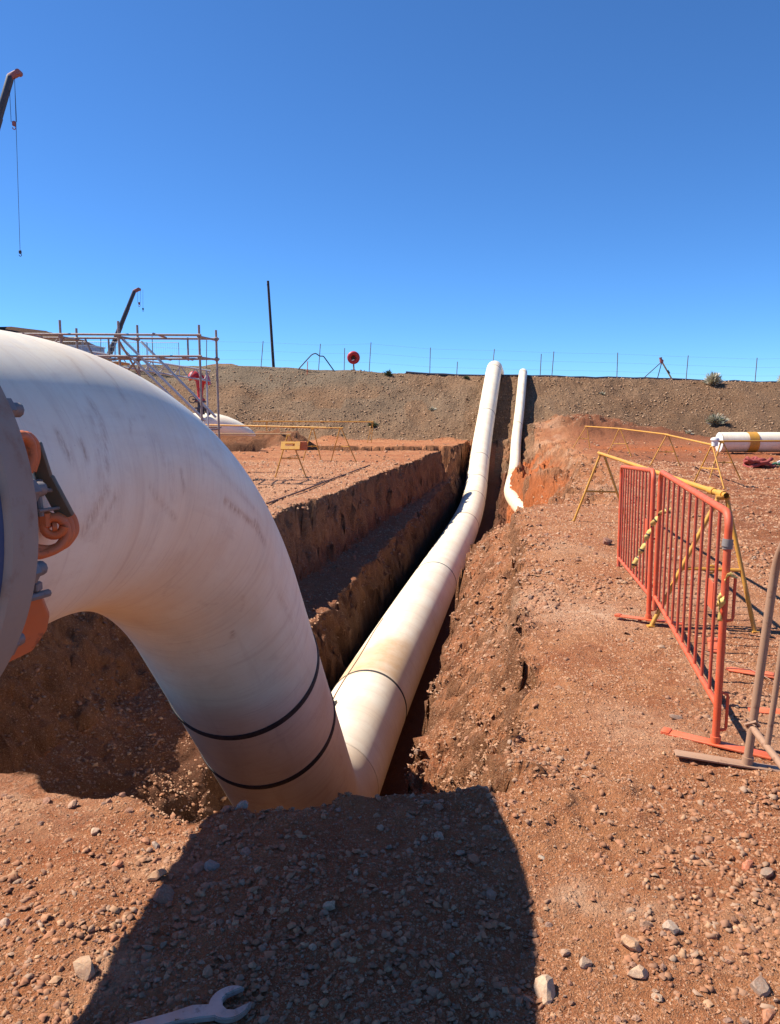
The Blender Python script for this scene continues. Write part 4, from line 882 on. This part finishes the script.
for k, x_ in enumerate((-4.6, -5.1, -6.4, -7.9)):
    b = MB(); b.tube([(x_, 16.92, 3.22), (x_, 17.88, 3.22)], .022, 8) if k % 2 else b.tube([(x_, 17.85, 2.70), (x_, 17.85, 3.22)], .022, 8); b.tube([(x_ + .1, 16.98, 2.72), (x_ + .1, 17.85, 2.72)], .022, 8); sadd(b, 'transom')
for z_ in ():
    b = MB(); b.tube([(-7.2, 17.05, z_), (-4.0, 17.05, z_)], .023, 8); b.tube([(-7.2, 17.75, z_ + .05), (-3.9, 17.75, z_ + .05)], .023, 8); sadd(b, 'ledger')
lg = MB(); zt = lambda x: 2.83 - (x + 6.2) * .16
lg.tube([(-7.6, 20, zt(-7.6)), (-4.6, 20, zt(-4.6))], .022, 8); lg.tube([(-7.6, 20, zt(-7.6) - .26), (-4.6, 20, zt(-4.6) - .26)], .022, 8)
for k in range(16):
    xa = -7.6 + k * .1875; lg.tube([(xa, 20, zt(xa) - (.26 if k % 2 else 0)), (xa + .1875, 20, zt(xa + .1875) - (0 if k % 2 else .26))], .014, 6)
for xa in (-7.5, -4.7): lg.tube([(xa, 20, 0), (xa, 20, zt(xa))], .024, 8)
tag(lg.build('lattice_beam', 'alu'), 'silver lattice beam on two props just behind the scaffold', 'lattice beam')

# ------------------------------------------------------------------ red valve on the left pipe
va = empty('air_valve', (-7.35, 30, 1.40), 'red air valve with a domed cap standing on the far left pipe', 'valve')
def vp(b, n, m): return wlink(b.build(n, m), va)
X0 = -7.32
b = MB(); b.tube([(X0, 30, 1.40), (X0, 30, 1.62), (X0, 30, 1.62), (X0, 30, 1.68), (X0, 30, 1.68), (X0, 30, 1.86), (X0, 30, 1.86), (X0, 30, 1.92)], [.16, .14, .24, .24, .12, .12, .22, .22], 20); vp(b, 'riser', 'dark_steel')
b = MB(); b.bar((X0 + .05, 29.9, 1.86), (X0 + .36, 29.9, 1.38), .12, .12); vp(b, 'lever', 'dark_steel')
b = MB(); b.tube([(X0 - .28 + .13 * math.cos(a), 29.86, 1.98 + .13 * math.sin(a)) for a in np.linspace(0, 6.283, 17)], .02, 8); b.tube([(X0 - .28, 29.86, 1.98), (X0, 29.9, 1.98)], .025, 8); vp(b, 'handwheel', 'dark_steel')
b = MB(); b.tube([(X0, 30, 1.92), (X0, 30, 2.0), (X0, 30, 2.05), (X0, 30, 2.3), (X0 + .02, 30, 2.55), (X0 + .02, 30, 2.72), (X0, 30, 2.86), (X0 - .05, 30, 2.95)], [.18, .18, .10, .12, .16, .19, .15, .09], 24); vp(b, 'body', 'red_paint')
b = MB(); b.tube([(X0 + .05, 30, 2.66), (X0 + .28, 30, 2.72), (X0 + .28, 30, 2.72), (X0 + .36, 30, 2.74)], [.13, .13, .2, .2], 18); vp(b, 'outlet', 'red_paint')
b = MB(); b.tube([(X0 - .05, 30, 2.72), (X0 - .18, 30, 2.84), (X0 - .26, 30, 2.94)], .12, 16); b.tube([(X0 - .19, 30, 2.80), (X0 - .23, 30, 2.88), (X0 - .26, 30, 2.97), (X0 - .28, 30, 3.03), (X0 - .29, 30, 3.05)], [.23, .235, .18, .10, .02], 24); vp(b, 'cap', 'red_paint')

# ------------------------------------------------------------------ cranes
def crane(base, tip, w, label, hooks, scale=1.0):
    base = Vector(base); tip = Vector(tip); gz = hz(base.x, base.y); root = empty('mobile_crane', (base.x, base.y, gz), label, 'crane')
    def cp_(b, n, m): return wlink(b.build(n, m), root)
    z0 = gz
    b = MB(); b.box((base.x - 1.0, base.y, z0 + 1.15), (9.5, 2.6, .7), None, .1); cp_(b, 'chassis', 'dark_steel')
    for k in range(4):
        for s_ in (-1.15, 1.15):
            b = MB(); cx = base.x - 4.6 + k * 2.3; b.tube([(cx, base.y + s_ - .2, z0 + .62), (cx, base.y + s_ - .18, z0 + .62), (cx, base.y + s_ + .18, z0 + .62), (cx, base.y + s_ + .2, z0 + .62)], [.52, .62, .62, .52], 24); cp_(b, 'wheel', 'black_rubber')
    b = MB(); b.box((base.x + 3.6, base.y - .5, z0 + 2.1), (1.6, 1.5, 1.5), None, .12); cp_(b, 'cab', 'crane_red')
    b = MB(); b.box((base.x - .6, base.y + .3, z0 + 2.2), (3.6, 2.0, 1.3), None, .12); cp_(b, 'turret', 'crane_red')
    b = MB(); b.box((base.x - 2.8, base.y + .3, z0 + 2.3), (1.2, 2.4, 1.4), None, .1); cp_(b, 'counterweight', 'dark_steel')
    s0 = Vector((base.x, base.y, z0 + 2.3)); d = tip - s0; L = d.length; d.normalize()
    for k, (a, e, ww) in enumerate(((0, .42, 1.25), (.38, .62, 1.1), (.60, .82, .97), (.80, .995, .85))):
        b = MB(); b.bar(s0 + d * L * a, s0 + d * L * e, w * ww, w * ww * 1.15, (0, 1, 0)); cp_(b, 'boom_section', 'dark_steel')
    b = MB(); b.bar(s0 + d * L * .12 + Vector((-.3, 0, -.2)), s0 + d * L * .0 + Vector((1.4, 0, -.3)), .3, .3); cp_(b, 'lift_ram', 'galv_grey')
    b = MB(); b.bar(tip - d * w * .4 + Vector((-w * .2, 0, 0)), tip + Vector((w * 1.2, 0, w * .35)), w * .9, w * .7, (0, 1, 0)); b.tube([(tip.x + w * 1.2, tip.y - w * .5, tip.z + w * .3), (tip.x + w * 1.2, tip.y + w * .5, tip.z + w * .3)], w * .42, 14); cp_(b, 'boom_head', 'crane_red')
    for (hx, hzv, nl, rr, hs) in hooks:
        b = MB(); o_ = [0] if nl == 1 else [-w * .42, w * .42]
        for q in o_: b.tube([(hx + q + (.45 if nl == 1 else .15) * min(1, (tip.z - hzv) / 12), tip.y, tip.z + .1), (hx + q, tip.y, hzv)], rr, 6)
        cp_(b, 'hoist_rope', 'dark_steel')
        b = MB(); b.box((hx, tip.y, hzv - hs * .3), (hs * .75, hs * .5, hs), None, hs * .12); b.tube([(hx + hs * .35 * math.sin(a), tip.y, hzv - hs * 1.15 + hs * .35 * math.cos(a)) for a in np.linspace(.2, 4.9, 12)], hs * .1, 8); cp_(b, 'hook_block', 'crane_red' if nl > 1 else 'dark_steel')
    return root
crane((-39.3, 70, 5), (-32.35, 70, 29.9), .56, 'tall dark crane boom with a red head rising at the upper left edge', [(-32.35, 26.1, 2, .02, .40), (-32.5, 15.4, 1, .02, .30)])
crane((-37.4, 100, 4), (-32.25, 100, 16.5), .46, 'smaller distant crane boom seen above the scaffold', [(-31.75, 15.0, 2, .015, .32), (-31.3, 14.3, 1, .015, .25)])

# ------------------------------------------------------------------ embankment top: pole, fence, small things
b = MB(); b.tube([(-8.30, 56, 3.6), (-8.62, 56, 10.6)], [.11, .085], 12); b.tube([(-8.63, 56, 10.3), (-8.63, 55.8, 10.3)], .05, 8); tag(b.build('power_pole', 'dark_wood'), 'tall dark bare pole leaning slightly left on the embankment top', 'pole')
fe = empty('wire_fence', (0, 50.2, 3.6), 'thin post and wire fence along the embankment top', 'fence')
FPX = [-26.5, -22.5, -18.6, -15.2, -11.8, -8.3, -4.6, -1.35, 2.55, 6.5, 10.4, 14.6, 19.05, 23.5, 28.0, 32.5]
tops = []
for k, x_ in enumerate(FPX):
    z0 = hz(x_, 50.2) - .1; ln = random.uniform(-.02, .2); h = random.uniform(1.75, 2.0); b = MB(); b.tube([(0, 0, 0), (ln, 0, h)], .027, 6); o = b.build('fence_post', 'fence_steel'); o.location = (x_, 50.2, z0); wlink(o, fe); tops.append((x_, z0, ln, h))
for f in (.35, .65, .95):
    b = MB(); pts = []
    for (x_, z0, ln, h) in tops: pts.append((x_ + ln * f, 50.2, z0 + h * f))
    b.tube(pts, .0035, 4); wlink(b.build('fence_wire', 'fence_steel'), fe)
for (x_, y_, h, lab) in ((4.35, 51, 1.0, 'short thin stake left of where the large pipeline tops the embankment'), (9.9, 51.5, 1.6, 'slim stake beside the fence right of the small pipe'), (-3.0, 51, 1.5, 'slim grey stake between the bent handrail and the red buoy'), (-5.25, 49.4, .8, 'short orange marker peg in front of the bent handrail')):
    b = MB(); b.tube([(0, 0, -.1), (.05, 0, h)], .028, 6); o = b.build('stake', 'orange_foot' if 'orange' in lab else 'fence_steel'); o.location = (x_, y_, hz(x_, y_)); tag(o, lab, 'stake')
b = MB(); zb = hz(-5, 49.9); b.tube(smooth(poly_resample([(-6.05, 49.9, zb - .1), (-5.0, 49.9, zb + 1.02), (-4.75, 49.9, zb + 1.12), (-4.45, 49.9, zb + .92), (-4.25, 49.9, zb + .95), (-3.5, 49.9, zb - .1)], .05), 3), .036, 8); tag(b.build('handrail', 'dark_steel'), 'dark bent tube handrail arching over the embankment crest', 'handrail')
ls = empty('life_ring', (-2.3, 49.8, hz(-2.3, 49.8)), 'round red ring housing on a short stem at the embankment crest', 'life ring'); z0 = hz(-2.3, 49.8)
b = MB(); b.tube([(-2.3, 49.8, z0 - .1), (-2.32, 49.8, z0 + .45)], .05, 8); b.box((-2.35, 49.8, z0 + .02), (.3, .3, .06)); wlink(b.build('stem', 'galv_grey'), ls)
b = MB(); b.tube([(-2.32 + .27 * math.cos(a), 49.78 - .06 * math.sin(a), z0 + .80 + .27 * math.sin(a)) for a in np.linspace(0, 2 * math.pi, 24, endpoint=False)], .14, 12, closed=True); wlink(b.build('ring', 'red_paint'), ls)
b = MB(); b.tube([(-2.32, 49.86, z0 + .8), (-2.32, 49.90, z0 + .8)], .26, 20); wlink(b.build('back_plate', 'rust_dark'), ls)
b = MB(); b.bar((-2.42, 49.66, z0 + .62), (-2.26, 49.66, z0 + .66), .05, .12, (0, 1, 0)); wlink(b.build('highlight_patch', 'white_plastic'), ls)  # white bar modelling the highlight on the ring
tr = empty('tripod', (17.4, 50, hz(17.4, 50)), 'tripod with one yellow leg standing on the embankment top at the right', 'tripod'); zt_ = hz(17.4, 50)
for (fx, fy, m_) in ((18.1, 49.9, 'tape_yellow'), (16.1, 49.8, 'dark_steel'), (17.45, 51.0, 'dark_steel')):
    b = MB(); b.tube([(fx, fy, hz(fx, fy)), (17.38, 50, zt_ + 1.15)], .05 if 'yellow' in m_ else .028, 8)
    if 'yellow' in m_: b2 = MB(); b2.tube([(17.85, 49.85, zt_ + .4), (17.72, 49.88, zt_ + .6)], .06, 8); wlink(b2.build('dark_band', 'tape_black'), tr)
    wlink(b.build('leg', m_), tr)
b = MB(); b.tube([(17.38, 50, zt_ + 1.05), (17.36, 50, zt_ + 1.2), (17.30, 50, zt_ + 1.3), (17.28, 50, zt_ + 1.42)], [.09, .13, .08, .1], 12); wlink(b.build('head', 'crane_red'), tr)
b = MB(); pp = [(x_, 49.35 + .05 * math.sin(x_), hz(x_, 49.4) + .06) for x_ in np.arange(1.0, 34, .8)]; b.tube(pp, .085, 10); tag(b.build('poly_pipe', 'dark_steel'), 'thin black poly pipe lying along the crest of the embankment', 'hose')
# site hut and temporary fence behind, upper left
hz0 = 4.15; hut = empty('site_container', (-22.9, 58, hz0), 'pale blue site container behind the scaffold on the embankment', 'container')
b = MB(); b.box((0, 0, 1.0), (2.7, 2.4, 2.0), None, .03)
for k in range(12): b.box((-1.25 + k * .23, -1.22, 1.0), (.1, .05, 1.8))
b.build('walls', 'blue_grey_sheet', hut); b = MB(); b.box((0, 0, 2.04), (2.8, 2.5, .08)); b.build('roof', 'white_plastic', hut)
tf = empty('mesh_fence', (-17, 49.3, 4.7), 'temporary steel mesh fence on the embankment behind the scaffold', 'fence')
for k in range(4):
    xa = -21.3 + k * 2.02; zz = hz(xa + 1, 49.3); b = MB(); T_ = 5.82 - .02 * k
    b.tube([(xa, 49.3, zz - .1), (xa, 49.3, T_), (xa + 1.95, 49.3, T_), (xa + 1.95, 49.3, zz - .1)], .028, 6)
    for j in range(1, 14): b.tube([(xa + j * .14, 49.3, zz), (xa + j * .14, 49.3, T_)], .004, 4)
    for j in range(1, 6): b.tube([(xa, 49.3, zz + (T_ - zz) * j / 6), (xa + 1.95, 49.3, zz + (T_ - zz) * j / 6)], .004, 4)
    wlink(b.build('fence_panel', 'alu'), tf)

# ------------------------------------------------------------------ bushes
def bush(x, y, rad, h, n, seed, cols, label, dz=0.):
    rg = np.random.default_rng(seed); V = []; F = []; C = []
    for i in range(n):
        a = rg.uniform(0, 6.283); el = rg.uniform(.15, 1.5); rr = rad * rg.uniform(.35, 1.0) * (.8 + .25 * math.sin(a * 3 + seed)); d = np.array([math.cos(a) * math.cos(el), math.sin(a) * math.cos(el), math.sin(el) * h / rad])
        p0 = d * rr * rg.uniform(.0, .55); p1 = d * rr + rg.normal(size=3) * rad * .08; w = np.cross(d, rg.normal(size=3)); w = w / (np.linalg.norm(w) + 1e-6) * rad * rg.uniform(.02, .05)
        k = len(V); V += [p0 - w * .5, p0 + w * .5, (p0 + p1) / 2 + w, p1, (p0 + p1) / 2 - w]; F.append((k, k + 1, k + 2, k + 3, k + 4)); c = np.array(cols[rg.integers(len(cols))]) * rg.uniform(.7, 1.25); C += [(*c, 1)] * 5
    me = bpy.data.meshes.new('foliage'); me.from_pydata([tuple(map(float, p)) for p in V], [], F); at = me.attributes.new('tint', 'FLOAT_COLOR', 'POINT'); at.data.foreach_set('color', np.array(C, np.float32).ravel()); me.materials.append(M['leaf'])
    root = empty('bush', (x, y, hz(x, y) + dz), label, 'bush'); link('foliage', me, root)
    b = MB()
    for k in range(6):
        a = k * 1.05 + seed; b.tube([(0, 0, -.08), (.25 * rad * math.cos(a), .25 * rad * math.sin(a), h * .3), (.55 * rad * math.cos(a), .55 * rad * math.sin(a), h * .6)], [.02, .013, .006], 5)
    b.build('stems', 'dark_wood', root)
    return root
DRY = [(.56, .50, .36), (.46, .42, .28), (.62, .55, .42), (.36, .36, .24)]; GRN = [(.07, .10, .035), (.11, .14, .05), (.05, .07, .025), (.16, .15, .07)]
bush(19.7, 47.5, .78, .80, 2200, 1, DRY, 'rounded dry grey bush on the crest at the right, left of the last fence posts')
bush(24.3, 47.8, .78, .80, 2200, 2, DRY, 'dry bush on the crest cut by the right edge of the picture')
bush(17.9, 42.6, .80, .62, 1800, 3, DRY + [(.15, .16, .07)], 'greenish dry bush half way up the slope above the right white pipe')
bush(-.1, 49.2, .45, .45, 500, 4, GRN, 'small green bush on the crest right of the red ring')
bush(4.75, 48.5, .36, .25, 350, 5, GRN, 'low green tuft on the crest just left of the large pipeline')
bush(-.95, 42.5, .5, .3, 450, 6, GRN, 'low green weed at the foot of the slope above the far yellow rail')
for q_, (bx_, by_, br_) in enumerate(((-14.5, 45.5, .3), (2.4, 44.3, .38), (12.6, 46.2, .32), (22.6, 44.0, .4))):
    bush(bx_, by_, br_, br_ * .6, 300, 20 + q_, DRY, ('dry tuft on the slope behind the scaffold', 'dry tuft on the middle of the slope left of the large pipeline', 'dry tuft high on the slope above the red mound', 'dry tuft low on the slope near the right edge')[q_])
bush(15.9, 41.2, .4, .3, 300, 7, DRY, 'tiny dry tuft at the foot of the slope beside the red mound')

# ------------------------------------------------------------------ sling heap, spanner, rocks
hp = empty('sling_heap', (10.35, 21.6, hz(10.35, 21.6)), 'crumpled heap of red and green slings on the ground below the right white pipe', 'slings')
rg = np.random.default_rng(9)
for k in range(9):
    c = rg.normal(size=2) * np.array([.13, .08]); a0 = rg.uniform(0, 6.28); ra = rg.uniform(.10, .22); b = MB()
    pts = [(c[0] + (ra * 1.2 * math.cos(a) * (1 + .2 * math.sin(3 * a + k))), c[1] + ra * math.sin(a), .05 + .022 * k + .05 * math.sin(2 * a + a0)) for a in np.linspace(0, 6.283, 22)]
    b.tube(pts, .042, 8); b.build('sling_loop', 'red_fabric', hp)
b = MB(); b.tube(smooth(poly_resample([(.35, 0, .05), (.5, .05, .12), (.62, -.03, .08), (.72, .04, .14), (.6, .1, .06), (.8, .0, .05)], .04), 2), .035, 8); b.build('green_loop', 'green_fabric', hp)
b = MB(); b.tube(smooth(poly_resample([(.5, -.06, .14), (.66, -.04, .2), (.8, 0, .14), (.85, .02, .04)], .04), 2), .03, 8); b.build('pale_loop', 'white_plastic', hp)

def spanner():
    out = []; Rh = .056; jaw = .029; ang = R(12)
    # outline of an open-ended head, opening along +x (rotated by ang), shaft to -x
    a0 = math.asin(jaw / Rh)
    for a in np.linspace(a0 * 1.05, math.pi * .86, 18): out.append((Rh * math.cos(a) * 1.06, Rh * math.sin(a) * (1.0 - .0)))
    left = [(-.10, .024), (-.16, .0185), (-.46, .017), (-.46, -.017), (-.16, -.0185), (-.10, -.024)]
    low = [(Rh * math.cos(a) * 1.06, Rh * math.sin(a)) for a in np.linspace(-math.pi * .86, -a0 * 1.05, 18)]
    jawp = [(.052, -jaw), (.0, -jaw), (-.016, -jaw * .62), (-.021, 0), (-.016, jaw * .62), (.0, jaw), (.052, jaw)]
    rot = lambda p, t: (p[0] * math.cos(t) - p[1] * math.sin(t), p[0] * math.sin(t) + p[1] * math.cos(t))
    poly = [rot(p, ang) for p in out] + left + [rot(p, ang) for p in low] + [rot(p, ang) for p in jawp]
    import bmesh
    bm = bmesh.new(); vs = [bm.verts.new((p[0], p[1], 0)) for p in poly]; f = bm.faces.new(vs)
    r_ = bmesh.ops.extrude_face_region(bm, geom=[f]); nv = [g_ for g_ in r_['geom'] if isinstance(g_, bmesh.types.BMVert)]
    bmesh.ops.translate(bm, verts=nv, vec=(0, 0, .016)); bmesh.ops.recalc_face_normals(bm, faces=bm.faces)
    bmesh.ops.bevel(bm, geom=[e for e in bm.edges if e.calc_face_angle(0) > .9 and abs(e.verts[0].co.z - e.verts[1].co.z) < 1e-5], offset=.0028, segments=2, affect='EDGES')
    me = bpy.data.meshes.new('spanner'); bm.to_mesh(me); bm.free(); me.materials.append(M['chrome'])
    me.polygons.foreach_set('use_smooth', [True] * len(me.polygons)); me.set_sharp_from_angle(angle=R(30))
    o = link('spanner', me); o.scale = (.95, 1.0, 1.1); o.location = (-.425, 1.855, hz(-.425, 1.895) + .014); o.rotation_euler = (R(2), R(-1.5), R(19)); tag(o, 'large open-ended steel spanner lying in the shadow at the bottom edge', 'spanner')
spanner()
ROCKS = [(-.916, 2.69, .026, (.34, .17, .10), 'smooth reddish pebble in the sunlit patch left of the shadow, left of a grey pebble'), (-.862, 2.645, .022, (.30, .27, .26), 'round grey pebble touching the sunlit reddish one left of the shadow'),
 (-1.12, 2.73, .024, (.50, .40, .34), 'flat pale flake near the left of the trench lip'), (-.955, 2.50, .026, (.40, .17, .09), 'flat reddish stone in the sun nearest the middle left'), (-.79, 2.42, .034, (.42, .28, .18), 'tan blocky stone on the sunlit side of the shadow edge'),
 (-.87, 2.0, .042, (.46, .34, .25), 'pale flat slab with a rounded front at the lower left'), (-1.2, 2.21, .026, (.42, .36, .33), 'grey white chip at the left edge of the picture'), (-.735, 2.31, .05, (.20, .12, .10), 'biggest dark lump straddling the left edge of the shadow'),
 (-.665, 2.48, .036, (.28, .14, .10), 'brown stone just inside the shadow, left of a grey one'), (-.615, 2.485, .034, (.22, .22, .24), 'blue grey stone just inside the shadow beside a brown one'), (-.60, 2.9, .038, (.26, .25, .26), 'grey cobble on the trench lip where the shadow begins'),
 (.425, 1.90, .050, (.46, .38, .31), 'large pale angular rock at the bottom edge on the shadow boundary'), (.715, 2.09, .046, (.44, .30, .20), 'long flat tan stone among the rubble at the lower right'), (.545, 2.56, .018, (.42, .38, .34), 'lone small grey pebble right of the shadow at mid height'),
 (1.50, 3.86, .034, (.30, .24, .21), 'grey brown rock on the open ground left of the orange barrier foot'), (2.56, 8.95, .095, (.20, .09, .07), 'dark red lump of earth on the track left of the orange barriers'), (1.255, 2.51, .03, (.46, .16, .09), 'bright orange red stone near the right edge'),
 (1.30, 2.47, .032, (.24, .20, .18), 'dark grey stone touching the orange red one near the right edge'), (.865, 2.17, .03, (.40, .36, .33), 'pale stone beside the right-hand rubble patch'), (.70, 1.985, .034, (.48, .38, .30), 'cream coloured stone in the lower right rubble, close to the frame bottom'),
 (.56, 2.02, .032, (.38, .30, .25), 'grey tan stone in the middle of the lower rubble band'), (1.02, 1.93, .038, (.25, .2, .18), 'speckled dark rock at the bottom right'), (-1.05, 3.24, .05, (.45, .36, .31), 'pale angular block on the left part of the trench lip'),
 (.28, 3.42, .05, (.33, .20, .15), 'brown clod on the bank beside the pipe, right of the lip'), (.42, 4.0, .055, (.40, .30, .24), 'light stone half way along the near bank of the trench'), (1.0, 1.84, .028, (.42, .2, .12), 'reddish block near the bottom right corner')]
for k, (x, y, r_, c_, lab) in enumerate(ROCKS):
    o = link('rock', rock_mesh('rock', 'rock', 700 + k, 2, .7)); z = hz(x, y); o.location = (x, y, z + r_ * .25); o.scale = (r_ * 1.15, r_, r_); o.rotation_euler = (random.uniform(-.2, .2), random.uniform(-.2, .2), random.uniform(0, 6)); o.color = (*c_, 1)
    tag(o, lab, 'rock')
